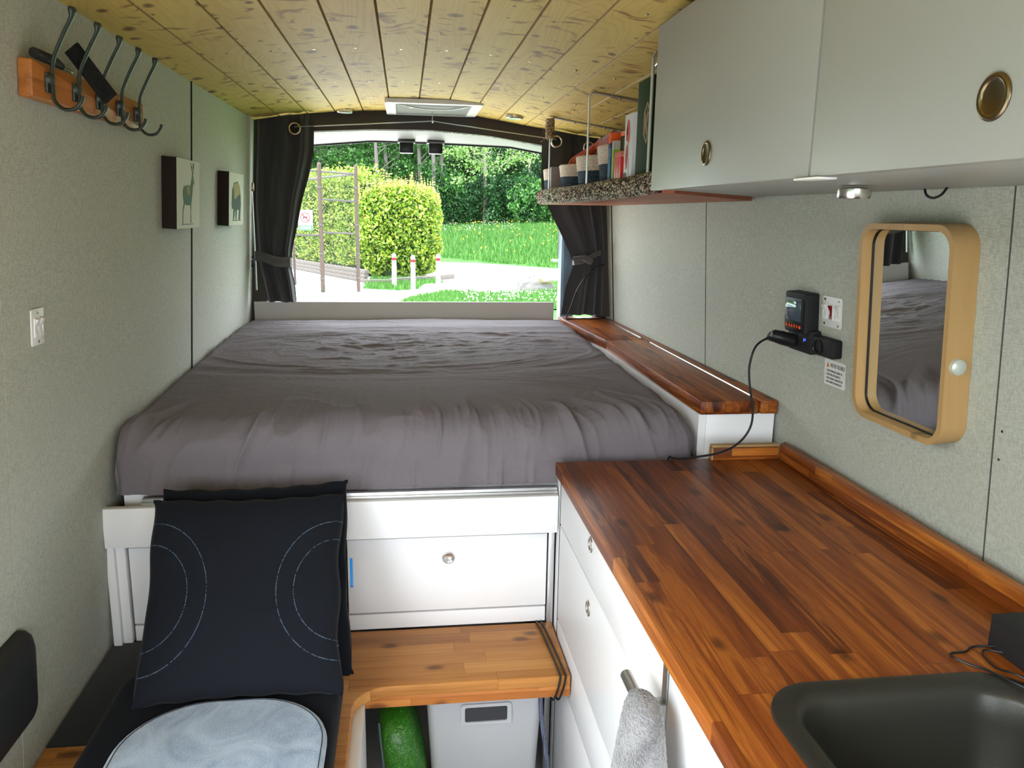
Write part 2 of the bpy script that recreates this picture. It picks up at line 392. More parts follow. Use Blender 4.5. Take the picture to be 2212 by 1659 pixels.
M['barkpale'] = plain('pale bark', (.10, .09, .08), .9, var=.3, bump=.4, bscale=12)
def grassmat():
    T = NT('meadow grass'); v = T.obj(); n = T.noise(v, .35, 4); f = T.noise(v, 22, 4, .7)
    col = T.ramp(T.math('ADD', T.math('MULTIPLY', n, .6), T.math('MULTIPLY', f, .4)), [(.3, (.018, .09, .013)), (.5, (.035, .14, .02)), (.7, (.08, .19, .04))])
    T.set(col, .9, 0, .2); T.bump(f, 1.0, .05); return T.m
M['grass'] = grassmat()
M['blade'] = leafmat('grass blades', [(.04, .17, .02), (.08, .26, .035), (.17, .36, .07)], .4, .6)
M['daisy'] = plain('daisy petals', (.8, .8, .8), .8); M['buttercup'] = plain('buttercup petals', (.75, .50, .02), .7)
M['gravel'] = plain('pale dusty gravel', (.62, .60, .56), .95, var=.12, bump=.5, bscale=30)
M['court'] = plain('pale teal court paint', (.11, .20, .20), .9, var=.05)
M['timber'] = plain('weathered grey timber', (.075, .066, .06), .9, var=.4, bump=.4, bscale=40)
M['galv'] = plain('galvanised steel', (.055, .05, .045), .6, .0, var=.2)
M['rustpost'] = plain('rusty brown fence post', (.052, .037, .029), .7, .1, var=.3)
M['brownpost'] = plain('brown painted post', (.045, .028, .022), .7)
M['concrete'] = plain('concrete', (.55, .55, .53), .9, var=.1)
M['red'] = plain('red paint', (.22, .004, .008), .5)
M['signgreen'] = plain('green sign band', (.008, .12, .04), .5); M['signteal'] = plain('teal sign print', (.02, .10, .10), .5); M['signwhite'] = plain('white sign sheet', (.36, .36, .36), .6)
def rock():
    T = NT('pale mossy rock'); v = T.obj(); n = T.noise(v, 3, 5); m = T.mapr(T.noise(v, 2.2, 3), .52, .6)
    col = T.mix(n, (.045, .044, .042, 1), (.10, .10, .098, 1)); z = T.xyz(v)[2]; m = T.math('MULTIPLY', m, T.math('GREATER_THAN', z, .22))
    T.set(T.mix(m, col, (.05, .045, .004, 1)), .95); T.bump(n, .6, .03); return T.m
M['rock'] = rock()
M['vanblue'] = plain('blue grey van paint', (.13, .17, .21), .3, .3)
# ---------------------------------------------------------------- setting : the van shell
Y0, Y1 = -1.25, 3.60
def wall_panels(side, ys, zlo, zhi, t=.012):
    m = MB()
    for a, b in zip(ys[:-1], ys[1:]):
        g0 = .002 if a != ys[0] else 0; g1 = .002 if b != ys[-1] else 0
        if side == 'L': f = lambda y, z: (xL(z), y); s = -1
        else: f = lambda y, z: (xR(z, y), y); s = 1
        n = 6
        pts = [(f(y, z)[0]+s*k, y, z) for k in (0, t) for y in (a+g0, b-g1) for z in (zlo, zhi)]
        m._add(pts, [[0, 1, 3, 2], [4, 6, 7, 5], [0, 2, 6, 4], [1, 5, 7, 3], [0, 4, 5, 1], [2, 3, 7, 6]])
    return m
def backing(side, y0, y1, zlo, zhi):
    m = MB(); s = -1 if side == 'L' else 1; f = (lambda y, z: xL(z)) if side == 'L' else (lambda y, z: xR(z, y))
    pts = [(f(y, z)+s*k, y, z) for k in (.0125, .045) for y in (y0, y1) for z in (zlo, zhi)]
    m._add(pts, [[0, 1, 3, 2], [4, 6, 7, 5], [0, 2, 6, 4], [1, 5, 7, 3], [0, 4, 5, 1], [2, 3, 7, 6]]); return m
wl = struct(wall_panels('L', [.90, 1.39, 2.585, 3.615], 0, 1.90).build('wall_left', M['wall'], keep=True))
backing('L', .90, 3.64, 0, 1.95).build('backing', M['dark_gap'], wl)
M['seam_grey'] = plain('grey panel seam', (.09, .09, .08), .8)
def seam(side, y, parent, w=.0035, pr=.0022, mat=None):
    m = MB(); s = 1 if side == 'L' else -1; f = (lambda z: xL(z)) if side == 'L' else (lambda z: xR(z, y))
    pts = [(f(z)+s*k, yy, z) for k in (-.011, pr) for yy in (y-w/2, y+w/2) for z in (0, 1.85)]
    m._add(pts, [[0, 1, 3, 2], [4, 6, 7, 5], [0, 2, 6, 4], [1, 5, 7, 3], [0, 4, 5, 1], [2, 3, 7, 6]]); m.build('seam_strip', mat or M['dark_gap'], parent)
seam('L', 2.585, wl, .006, .003)
wr = struct(wall_panels('R', [Y0, 1.145, 2.385, 3.46, 3.615], 0, 1.92).build('wall_right', M['wall'], keep=True))
backing('R', Y0, 3.64, 0, 1.95).build('backing', M['dark_gap'], wr)
seam('R', 1.145, wr, .0022, .0002, M['seam_grey']); seam('R', 2.385, wr, .003, .0010, M['seam_grey']); seam('R', 3.46, wr, .006, .003)
# the side door opening leaves a sill, a header and the front corner
m = MB(); m.box(-.76, -.70, Y0, -1.1, 0, 1.9); m.box(-.70, -.64, -1.1, .90, 1.83, 1.95)
struct(m.build('wall_left_front', M['wall'], keep=True))
m = MB(); m.box(-.76, 1.05, Y0-.05, Y0, 0, .85); m.box(-.76, 1.05, Y0-.05, Y0, 1.72, 1.95)
m.box(-.76, -.60, Y0-.05, Y0, .85, 1.72); m.box(.88, 1.05, Y0-.05, Y0, .85, 1.72)
struct(m.build('wall_front', M['liner'], keep=True))
struct(MB().box(-.78, 1.06, Y0-.05, 3.66, -.06, 0).build('floor', M['floor'], keep=True))
def ceilz(x):
    return float(np.interp(x, [-.67, -.62, -.52, -.45, -.36, -.29, -.2, -.1, .0, .12, .2, .28, .37, .46, .58, .70, .80, .94], [1.835, 1.846, 1.863, 1.872, 1.882, 1.889, 1.895, 1.8995, 1.902, 1.902, 1.899, 1.893, 1.881, 1.866, 1.848, 1.832, 1.817, 1.797]))
def ceiling():
    m = MB(); xs = []; k = -7
    while True:
        a = .059+.115*k; b = a+.115; k += 1
        if a > .93: break
        a_ = max(a, -.66); b_ = min(b, .93)
        if b_ - a_ < .01: continue
        g = .003
        prof = [(a_, ceilz(a_)+.006), (a_+g, ceilz(a_+g)), (b_-g, ceilz(b_-g)), (b_, ceilz(b_)+.006), (b_, 1.93), (a_, 1.93)]
        m.prism(prof, Y0, Y1, 'y')
    return struct(m.build('ceiling', M['pine'], keep=True, ang=15, weld=False))
ceil = ceiling()
struct(MB().box(-.80, 1.06, Y0-.05, 3.68, 1.935, 1.97).build('roof_ceiling_outer', M['white'], keep=True))
scr = MB().lathe([(0, -.0012), (.003, -.001), (.0042, 0), (.0042, .002)], (0, 0, 0), 10).build('screw', M['chrome'], ceil, keep=True)
pos = []
for y in (1.62, 2.27, 2.81, 3.20, 3.47):
    for k in range(-6, 8):
        x = .059+.115*(k+.5)+random.uniform(-.012, .012)
        if -.57 < x < .86: pos.append((x, y+random.uniform(-.012, .012)))
for i, (x, y) in enumerate(pos):
    if y > 3.4 and -.1 < x < .34: continue
    o = scr if i == 0 else scr.copy()
    if i: C.objects.link(o)
    o.location = (x, y, ceilz(x)-.0004); o.parent = ceil
# rear wall : header, liner, posts, sill
hd = MB()
HX = [-.62, -.38, -.15, .1, .35, .6, .9]; HZ = [1.79, 1.808, 1.822, 1.827, 1.812, 1.777, 1.735]; hz = lambda x: float(np.interp(x, HX, HZ))
prof = [(-.66, 1.79), (-.66, 1.93), (.93, 1.93), (.93, 1.735)] + [(x, hz(x)) for x in np.linspace(.90, -.60, 24)]
hd.prism(prof, 3.605, 3.635, 'y'); hd.box(-.70, -.60, 3.60, 3.66, 0, 1.93); hd.box(.865, .98, 3.60, 3.66, 0, 1.93); hd.prism([(.862, 3.56), (.95, 3.515), (.95, 3.62), (.862, 3.62)], 1.03, 1.80, 'z')  # wedge by the right curtain added to shade the bright wall strip
hd.box(-.60, .865, 3.64, 3.66, 0, 1.00)
struct(hd.build('wall_rear', M['header'], keep=True))
def liner(u, v):
    x = -.60+1.46*u; z0 = hz(x)-.002; z1 = float(np.interp(x, [-.62, -.41, -.15, .1, .49, .64, .9], [1.755, 1.774, 1.799, 1.798, 1.789, 1.766, 1.72]))
    return (x, 3.632+.23*v, z0+(z1-z0)*v**.8 - .004*math.sin(PI*v))
ln = MB().grid(liner, 40, 6); ln.grid(lambda u, v: tuple(Vector(liner(u, 1))+Vector((0, .012*v, -.006*v))), 40, 1)
struct(ln.build('trim_1', M['liner'], keep=True))
lp = MB().tube([tuple(Vector(liner(i/40, 1))+Vector((0, .008, -.004))) for i in range(41)], .005, 6); struct(lp.build('trim_2', M['black'], keep=True))
for nm, x0 in (('latch_striker', -.022), ('latch_striker', .110)):
    m = MB().box(x0, x0+.064, 3.79, 3.84, 1.742, 1.787, .005)
    o = m.build(nm, M['black']); tag(o, 'black plastic latch block hanging at window top, '+('left' if x0 < 0 else 'right')+' one of the two', 'latch', 'latch blocks at the top of the rear opening')
    MB().box(x0-.008, x0+.072, 3.785, 3.845, 1.787, 1.796, .002).build('mounting_plate', M['liner'], o)
m = MB().box(.722, .79, 3.72, 3.80, .9, 1.60, .01); m.box(.735, .742, 3.715, 3.722, .9, 1.60)
struct(m.build('door_1', M['vanblue'], keep=True))
# ---------------------------------------------------------------- roof vent and lamps
v = thing('roof_vent', 'white framed roof vent with grey screen at rear of pine ceiling', 'vent', (.115, 3.41, 1.875))
def ringz(m, o, i, a, b): m.ring(o, i, a, b)
m = MB(); m.ring(rrect(-.072, .303, 3.20, 3.60, .02), rrect(-.032, .263, 3.235, 3.585, .012), 1.884, 1.900); m.build('frame', M['white_ply'], v)
MB().box(-.034, .265, 3.233, 3.587, 1.8885, 1.892).build('screen', plain('grey vent mesh', (.20, .21, .19), .8), v)
m = MB(); m.tube(spline([(-.02, 3.26, 1.886), (.06, 3.31, 1.880), (.13, 3.325, 1.878), (.20, 3.31, 1.880), (.25, 3.27, 1.886)], 6), .0035, 8); m.build('bail_handle', M['white_ply'], v)
for x in (.03, .2):
    MB().lathe([(0, 1.882), (.008, 1.883), (.01, 1.885), (.01, 1.889)], (x, 3.34, 0), 12).build('clip', M['white_ply'], v)
def puck(name, label, x, y, z, r=.036, group='ceiling spotlights'):
    t = thing(name, label, 'light', (x, y, z), group)
    MB().lathe([(r*.78, -.010), (r*.92, -.011), (r, -.007), (r, .004), (r*.7, .006)], (x, y, z), 28).build('bezel', M['chrome'], t)
    MB().lathe([(0, -.0085), (r*.6, -.009), (r*.77, -.0095), (r*.77, -.004)], (x, y, z), 28).build('lens', M['white_ply'], t)
puck('spotlight', 'small round chrome spotlight in the pine ceiling left of the vent', -.243, 3.545, 1.889)
puck('spotlight', 'small round chrome spotlight in the pine ceiling right of the vent', .444, 3.36, 1.867)
puck('puck_light', 'round chrome puck light under the overhead cabinet above mirror', .715, 1.235, 1.5235, .026, None)
# ---------------------------------------------------------------- curtains
def interp(tab, z):
    tab = sorted(tab); return float(np.interp(z, [t[0] for t in tab], [t[1] for t in tab]))
def curtain(name, label, le, re, ztop, zbot, nf, yb, amp, seed, tie_z):
    m = MB(); NU, NV = 120, 70
    def f(u, v, off=0):
        z = ztop+(zbot-ztop)*v; a, b = interp(le, z), interp(re, z); x = a+(b-a)*u
        pinch = math.exp(-((z-tie_z)/.09)**2)
        ph = nf*2*PI*(u+.12*math.sin(5*u+seed)+.05*math.sin(3*v+seed))
        y = yb+amp*(1-.45*pinch)*math.sin(ph)*(.55+.45*math.sin(PI*u)) - .012*math.exp(-((u-.75)/.2)**2)+.012*pinch
        y += .003*math.sin(17*u+9*v+seed)
        return (x+.004*math.sin(8*v+seed), y+off, min(z, ceilz(x)-.008-.001*v))
    m.grid(lambda u, v: f(u, v), NU, NV); m.grid(lambda u, v: f(u, v, .0025), NU, NV)
    t = thing(name, label, 'curtain', (interp(le, zbot), yb, zbot), 'curtains at the rear opening')
    m.build('cloth', M['curtain'], t); return t, f
LL = [(1.86, -.60), (1.25, -.625), (1.09, -.592)]
LR = [(1.86, -.372), (1.84, -.374), (1.716, -.378), (1.62, -.397), (1.527, -.424), (1.42, -.45), (1.314, -.482), (1.245, -.492), (1.17, -.480), (1.09, -.472)]
ct, cf = curtain('curtain', 'dark charcoal curtain tied back at the left of rear opening', LL, LR, 1.87, 1.092, 3.5, 3.545, .020, 1.0, 1.26)
def tieband(t, x0, x1, z0, z1, y, h, knot=None):
    m = MB()
    def f(u, v):
        x = x0+(x1-x0)*u; z = z0+(z1-z0)*u+h*(v-.5)+.004*math.sin(7*u); yy = y-.034*math.sin(PI*min(1, max(0, u*.9+.05)))
        return (x, yy-.003*math.sin(PI*v*3), z)
    m.grid(f, 30, 6); m.grid(lambda u, v: tuple(Vector(f(u, v))+Vector((0, .005, 0))), 30, 6)
    m.grid(lambda u, v: (x1+.004*math.sin(PI*u), y-.006+.05*u, z1+h*(v-.5)), 8, 4)
    if knot: m.tube(spline([(knot[0]-.012, y-.03, knot[1]+.018), (knot[0]+.03, y-.045, knot[1]+.024), (knot[0]+.07, y-.035, knot[1]+.006)], 6), [.010]*7+[.014]*6, 10)
    m.build('tie_band', M['tie'], t)
tieband(ct, -.628, -.486, 1.288, 1.262, 3.522, .042)
RL = [(1.86, .588), (1.6, .597), (1.506, .630), (1.407, .680), (1.31, .728), (1.254, .744), (1.161, .714), (1.03, .700)]
RR = [(1.86, .866), (1.03, .895)]
ct2, cf2 = curtain('curtain', 'dark charcoal curtain knotted back at the right of rear opening', RL, RR, 1.858, 1.036, 3.0, 3.545, .018, 2.3, 1.27)
tieband(ct2, .862, .742, 1.318, 1.272, 3.515, .026, knot=(.742, 1.272))
M['ring_brass'] = plain('antique brass eyelet', (.42, .31, .20), .25, 1.0, var=.1)
def grommet(t, x, z, y, mt='ring_brass'):
    m = MB(); pr = []
    for i in range(13):
        a = 2*PI*i/12; pr.append((.022+.0045*math.cos(a), .0035*math.sin(a)))
    m.lathe(pr, (x, y, z), 28, axis='y'); m.build('grommet', M[mt], t)
    MB().lathe([(0, 0), (.018, 0), (.018, .003)], (x, y+.002, z), 20, axis='y').build('eyelet_hole', M['dark_gap'], t)
grommet(ct, -.446, 1.808, 3.512); grommet(ct2, .648, 1.785, 3.512, 'chrome'); grommet(ct2, .79, 1.765, 3.512, 'chrome')
m = MB(); m.tube([(-.446, 3.515, 1.815), (.117, 3.50, 1.853), (.648, 3.515, 1.794)], .0022, 6)
w = m.build('curtain_wire', M['steel']); tag(w, 'thin steel curtain wire strung across top of rear opening', 'wire')
m = MB(); m.tube([(.117, 3.50, 1.902), (.117, 3.50, 1.858), (.122, 3.498, 1.850), (.117, 3.496, 1.846)], .0022, 6)
tag(m.build('ceiling_hook', M['chrome']), 'small metal hook holding up the middle of curtain wire', 'hook')
m = MB(); m.tube([(-.640, 3.575, 1.80), (-.640, 3.575, 1.14)], .004, 8); 
o = m.build('tie_rail', M['steel']); tag(o, 'slim vertical metal rail at left wall behind curtain', 'rail')
MB().box(-.652, -.628, 3.56, 3.585, 1.555, 1.59, .004).build('bracket', M['bronze'], o)
# ---------------------------------------------------------------- rear board
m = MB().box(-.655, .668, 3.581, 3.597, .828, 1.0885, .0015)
tag(m.build('rear_board', plain('shaded white board laminate', (.50, .47, .44), .45, var=.01)), 'low white board standing across the far end of mattress', 'board')  # white board; its grey colour carries the shade it stands in
# ---------------------------------------------------------------- mattress with sheet
def mattress():
    x0, x1, y0, y1, zb, zt = -.664, .722, 1.850, 3.578, .829, 1.000
    NX, NY, NZ = 330, 400, 46
    # unfolded cloth patch : front skirt + top + sides as one height-mapped rounded box
    rx, ry, rz = .055, .095, .085
    def patch(u, v, nu, nv, kind):
        return None
    verts = []; faces = []
    def emit(P, nu, nv):
        base = len(verts); verts.extend(map(tuple, P.reshape(-1, 3)))
        for i in range(nu):
            r0 = base+i*(nv+1)
            for j in range(nv): faces.append((r0+j, r0+nv+1+j, r0+nv+2+j, r0+j+1))
    # superellipse cross profile along y (front edge) parameter s : length along the cloth from front bottom over the top to back bottom
    def prof(s, a0, a1, r, zb_, zt_):
        """returns coordinate, height, normal components for arc-length s"""
        H = zt_-zb_-r; A = PI/2*r; W = (a1-a0)-2*r; c = np.zeros_like(s); h = np.zeros_like(s); nc = np.zeros_like(s); nh = np.zeros_like(s)
        k = s < H; c[k] = a0; h[k] = zb_+s[k]; nc[k] = -1
        k = (s >= H) & (s < H+A); t = (s[k]-H)/r; c[k] = a0+r-r*np.cos(t); h[k] = zb_+H+r*np.sin(t); nc[k] = -np.cos(t); nh[k] = np.sin(t)
        k = (s >= H+A) & (s < H+A+W); c[k] = a0+r+(s[k]-H-A); h[k] = zt_; nh[k] = 1
        k = (s >= H+A+W) & (s < H+2*A+W); t = (s[k]-H-A-W)/r; c[k] = a1-r+r*np.sin(t); h[k] = zb_+H+r*np.cos(t); nc[k] = np.sin(t); nh[k] = np.cos(t)
        k = s >= H+2*A+W; c[k] = a1; h[k] = zb_+H-(s[k]-H-2*A-W); nc[k] = 1
        return c, h, nc, nh, 2*H+2*A+W
    # map a cube-sphere like rounded box: u over x, s over y with heights combined
    Lx = prof(np.zeros(1), x0, x1, rx, zb, zt)[4]; Ly = prof(np.zeros(1), y0, y1, ry, zb, zt)[4]
    nu, nv = 360, 460
    # top + front + back patch (full y profile), x restricted to flat part then bent down by side rounding
    sx = np.linspace(0, 1, nu+1); sy = np.linspace(0, Ly, nv+1)
    cy, hy, ncy, nhy, _ = prof(sy, y0, y1, ry, zb, zt)
    X = x0+(x1-x0)*sx
    XX, SS = np.meshgrid(X, sy, indexing='ij'); CY = np.tile(cy, (nu+1, 1)); HY = np.tile(hy, (nu+1, 1)); NY_ = np.tile(ncy, (nu+1, 1)); NH = np.tile(nhy, (nu+1, 1))
    dl = XX-x0; dr = x1-XX
    def edge(d, r): return np.where(d < r, r-np.sqrt(np.maximum(0, r*r-(r-np.minimum(d, r))**2)), 0)
    drop = edge(dl, .022)+edge(dr, .07)
    topw = np.clip((HY-zb)/(zt-zb), 0, 1)
    # pull in at rounded vertical corners
    Pz = HY-drop*topw**1.5
    Py = CY+np.where(NY_ < 0, 1, 0)*edge(dl, .018)*.5*(1-NH)+np.where(NY_ < -.0, 1, 0)*edge(dr, .05)*.8*(1-NH)
    # crown, slope : rear sits a little higher
    Pz = Pz+topw*(.022*np.clip((CY-1.95)/1.5, 0, 1)+.010*np.sin(PI*sx)[:, None]*np.sin(PI*np.clip((CY-y0)/(y1-y0), 0, 1)))
    # left side sags toward the wall near the front corner
    Pz = Pz-topw*.018*np.exp(-((XX-x0)/.16)**2)*np.exp(-((CY-1.9)/.5)**2)
    # wrinkles
    x, y = XX, CY; s = SS
    wx = x+.10*(fbm(x*2.2, s*2.2, 3, 3)-.5); wy = s+.10*(fbm(x*2.2, s*2.2, 3, 8)-.5)
    W = np.zeros_like(x)
    cen = np.exp(-(((x+.06)/.34)**2+((y-2.80)/.27)**2)); cen2 = np.exp(-(((x-.42)/.22)**2+((y-2.85)/.2)**2))
    # crumpled centre
    W += .017*cen*(ridge(wx*8+.8*wy, wy*13-wx*3, 11, 3, 3)-.3)+.010*cen2*(ridge(wx*12, wy*14, 21, 3, 2.2)-.45)
    # long soft folds running across the far half
    far = np.clip((y-2.2)/.8, 0, 1)
    W += .010*far*(ridge(wx*1.6+.6*wy, wy*9, 31, 2, 2.0)-.5)
    # curved folds around the hollow
    rr = np.sqrt(((x+.05)/1.5)**2+((y-2.75)/.75)**2); W += .010*np.exp(-((rr-.45)/.2)**2)*(ridge(rr*16, np.arctan2(y-2.75, x+.05)*1.2, 41, 2, 2)-.5)
    # front: pulled folds running from the top down the skirt, fanning
    fr = (1+.35*np.clip(-x/.5, 0, 1))*np.exp(-((s-.16)/.17)**2); fan = x*(1+.25*(s-.12))+.05*(fbm(s*5, x*2, 2, 77)-.5)+.16*(s-.1)*np.sign(x+.1)*np.minimum(1, np.abs(x+.1)*1.6)
    W += .020*fr*(ridge(fan*7.5, s*1.3, 51, 2, 7.0)-.12)
    W += .010*np.exp(-((s-.20)/.10)**2)*(ridge(fan*20, s*3.2, 61, 2, 6.0)-.15)
    W += .011*np.exp(-((s-.02)/.05)**2)*(ridge(fan*15, s*4, 71, 2, 5)-.2)
    # right front corner sweeps
    cr = np.exp(-(((x-.50)/.22)**2+((y-2.05)/.26)**2)); q = np.sqrt((x-.08)**2+(y-1.62)**2)
    W += .018*cr*(ridge(q*12, (x+y)*1.1, 81, 2, 6)-.15)
    W += .006*(fbm(wx*5, wy*5, 4, 91)-.5)+.0009*(ridge(wx*30, wy*26, 95, 2, 2)-.5)
    # dents
    Pz = Pz-.02*topw*np.exp(-(((x-.0)/.35)**2+((y-2.72)/.28)**2))
    Pz = Pz+W*NH; Py = Py+W*NY_
    hollow = np.clip(1-np.abs(s-.06)/.08, 0, 1); Py += .006*hollow*(NY_ < -.5)
    P = np.stack([XX, Py, Pz], -1); emit(P, nu, nv)
    # side skirts
    for sgn, xe, col in ((-1, x0, 0), (1, x1, -1)):
        top = P[col, :, :]; n2 = 10
        Q = np.zeros((n2+1, nv+1, 3))
        for i in range(n2+1):
            t = i/n2; Q[i, :, 0] = xe+sgn*.006*math.sin(PI*t); Q[i, :, 1] = top[:, 1]; Q[i, :, 2] = top[:, 2]*(1-t)+zb*t
        emit(Q, n2, nv)
    me = bpy.data.meshes.new('mattress'); me.from_pydata(verts, [], faces); me.materials.append(M['sheet'])
    me.polygons.foreach_set('use_smooth', [True]*len(me.polygons)); me.update()
    o = bpy.data.objects.new('mattress', me)
    loc = Vector((0, 2.7, .829)); me.transform(Matrix.Translation(-loc)); o.location = loc; C.objects.link(o)
    WORLDLOC[o.name] = loc
    return tag(o, 'large mattress under a creased grey cotton fitted sheet', 'mattress')
mattress()
# ---------------------------------------------------------------- bed base
bb = thing('bed_base', 'white bed platform with front rail and drawers behind the bench', 'bed base', (-.16, 1.85, 0))
m = MB().box(-.688, .362, 1.808, 1.828, .717, .812, .0015); m.build('front_rail', M['white'], bb)
m = MB().box(-.606, .362, 1.829, 1.848, .790, .8265, .0008); m.box(-.606, .362, 1.822, 1.829, .8125, .8195, .0005)
m.build('edge_track', M['alu'], bb)
m = MB().box(-.66, .728, 1.875, 3.578, .790, .826); m.build('platform', M['white'], bb)
MB().box(-.696, -.678, 1.829, 1.868, .46, .716, .001).build('stile', M['white'], bb); MB().box(-.677, -.657, 1.840, 1.868, .46, .716, .001).build('stile', M['white'], bb)
MB().box(-.169, -.153, 1.852, 1.868, .46, .716, .001).build('stile', M['white'], bb)
MB().box(-.653, -.170, 1.852, 1.868, .459, .499, .001).build('kickboard', M['white'], bb); MB().box(-.151, .344, 1.852, 1.868, .459, .499, .001).build('kickboard', M['white'], bb)
MB().box(.3475, .3625, 1.845, 1.875, .0, .716, .001).build('metal_post', M['alu'], bb)
MB().box(-.69, .345, 1.869, 1.874, .46, .78).build('cavity_shade_back', M['interior'], bb)
def ringpull(parent, c, n, r=.0155, mat=None, dark=False):
    """round finger pull set flush in a front: n = 'y' or 'x' facing negative"""
    mt = mat or M['chrome']
    m = MB(); pr = []
    for i in range(13):
        a = 2*PI*i/12; pr.append((r*.86+r*.16*math.cos(a), -.0008+.0022*math.sin(a)))
    m.lathe(pr, c, 32, axis=n); o = m.build('ring_pull', mt, parent)
    inn = MB().lathe([(0, .0), (r*.62, -.0004), (r*.76, -.0012)], c, 28, axis=n).build('pull_cup', mt if not dark else M['bronze'], o)
    return o
d = MB().box(-.149, .344, 1.849, 1.867, .505, .699, .0012).build('drawer', M['white'], bb); ringpull(d, (.097, 1.8487, .644), 'y')
d = MB().box(-.652, -.171, 1.849, 1.867, .505, .699, .0012).build('drawer', M['white'], bb); ringpull(d, (-.41, 1.8487, .644), 'y')
# ---------------------------------------------------------------- storage box with lids beside the bed
sb = thing('storage_chest', 'long white chest with hinged acacia lids between bed and right wall', 'chest', (.84, 2.7, 0))
m = MB().box(.7575, .940, 1.895, 1.911, .40, .988, .001); m.build('front_panel', M['white'], sb)
m = MB().prism([(.737, 1.895), (.7565, 1.895), (.7565, 3.58), (.726, 3.58)], .40, .988, 'z'); m.build('side_panel', M['white'], sb)
MB().prism([(.736, 1.883), (.889, 1.883), (.889, 2.878), (.739, 2.878)], .989, 1.024, 'z', .003).build('lid', M['lid'], sb)
MB().prism([(.739, 2.8815), (.889, 2.8815), (.878, 3.50), (.878, 3.582), (.684, 3.582), (.686, 3.45)], .989, 1.024, 'z', .003).build('lid', M['lid'], sb)
MB().prism([(.8955, 1.883), (.942, 1.883), (.914, 3.50), (.884, 3.50)], .989, 1.024, 'z', .003).build('fixed_top_strip', M['lid'], sb)
def hinge(xa, ya, xb, yb):
    n = int((yb-ya)/.012); m = MB()
    for i in range(n):
        t0 = i/n; t1 = (i+.86)/n
        p = lambda t: (xa+(xb-xa)*t, ya+(yb-ya)*t, 1.0245)
        m.tube([p(t0), p(t1)], .0024, 6)
    m.box(min(xa, xb)-.002, max(xa, xb)+.003, ya, yb, 1.0205, 1.0243); m.build('piano_hinge', M['chrome'], sb)
hinge(.8922, 1.93, .8905, 2.82); hinge(.8885, 2.93, .8815, 3.44)
# ---------------------------------------------------------------- worktop and kitchen cabinet
wt = thing('worktop', 'dark acacia butcher block worktop on the white kitchen cabinet', 'worktop', (.65, .8, .87))
m = MB(); XL, XRr, YF, YN = .351, .948, 1.802, -.25
loop_o = [(XL, YN), (XRr, YN), (XRr, YF), (XL, YF)]
def boxes(m, x0, x1, y0, y1): m.box(x0, x1, y0, y1, .87, .90)
t = bmesh.new()
xs = [XL, .452, .765, XRr]; ys = [YN, .425, .832, YF]
for i in range(3):
    for j in range(3):
        if i == 1 and j == 1: continue
        for zz in (.87, .90):
            q = [t.verts.new(p) for p in ((xs[i], ys[j], zz), (xs[i+1], ys[j], zz), (xs[i+1], ys[j+1], zz), (xs[i], ys[j+1], zz))]; t.faces.new(q)
bmesh.ops.remove_doubles(t, verts=t.verts, dist=1e-5)
be = [e for e in t.edges if len(e.link_faces) == 1]
top = {}
for e in be:
    a, b = e.verts
    if abs(a.co.z-.90) < 1e-6:
        lo = [v for v in t.verts if abs(v.co.z-.87) < 1e-6]
        f = lambda p: min(lo, key=lambda v: (v.co.xy-p.co.xy).length)
        t.faces.new((a, b, f(b), f(a)))
bmesh.ops.recalc_face_normals(t, faces=t.faces)
ed = [e for e in t.edges if len(e.link_faces) == 2 and e.calc_face_angle(0) > .6 and abs(e.verts[0].co.z-.9) < 1e-6 and abs(e.verts[1].co.z-.9) < 1e-6]
bmesh.ops.bevel(t, geom=ed, offset=.0025, segments=2, profile=.5, affect='EDGES')
m.merge(t); m.build('top_slab', M['counter'], wt)
m = MB().prism([(.905, YN), (.928, YN), (.928, 1.802), (.905, 1.782)], .9003, .939, 'z', .0015); m.build('rear_upstand', M['splash'], wt)
m = MB().box(.738, .904, 1.783, 1.802, .9003, .931, .001); m.build('end_upstand', M['splash_x'], wt)
m = MB().box(.733, .904, 1.7835, 1.8025, .9315, .938, .002); m.box(.7325, .7375, 1.783, 1.802, .9003, .9312, .001)
m.build('capping', M['pale_wood'], wt)
kc = thing('kitchen_cabinet', 'white kitchen base cabinet with ring pull drawers under acacia worktop', 'cabinet', (.65, .8, 0))
for z0, z1, zr in ((.7455, .864, .829), (.4955, .7415, .689), (.3705, .4915, None), (.06, .3665, None)):
    d = MB().box(.365, .383, .996, 1.796, z0, z1, .0012).build('drawer', M['white'], kc)
    if zr: ringpull(d, (.3647, 1.476, zr), 'x', .0165)
d = MB().box(.365, .383, .812, .986, .06, .864, .0012).build('door', M['white'], kc)
d = MB().box(.365, .383, .20, .802, .06, .864, .0012).build('door', M['white'], kc)
m = MB().box(.384, .396, YN, 1.80, .0, .869); m.box(.365, .90, 1.797, 1.8025, 0, .869); m.box(.396, .90, YN, 1.79, 0, .02); m.box(.365, .90, YN, YN+.02, 0, .869); m.build('carcass', M['interior'], kc)  # carcass coloured dark so gaps between the fronts read as shade
m = MB().box(.3655, .383, 1.8028, 1.845, 0, .869, .001); m.build('filler_strip', M['white'], kc)
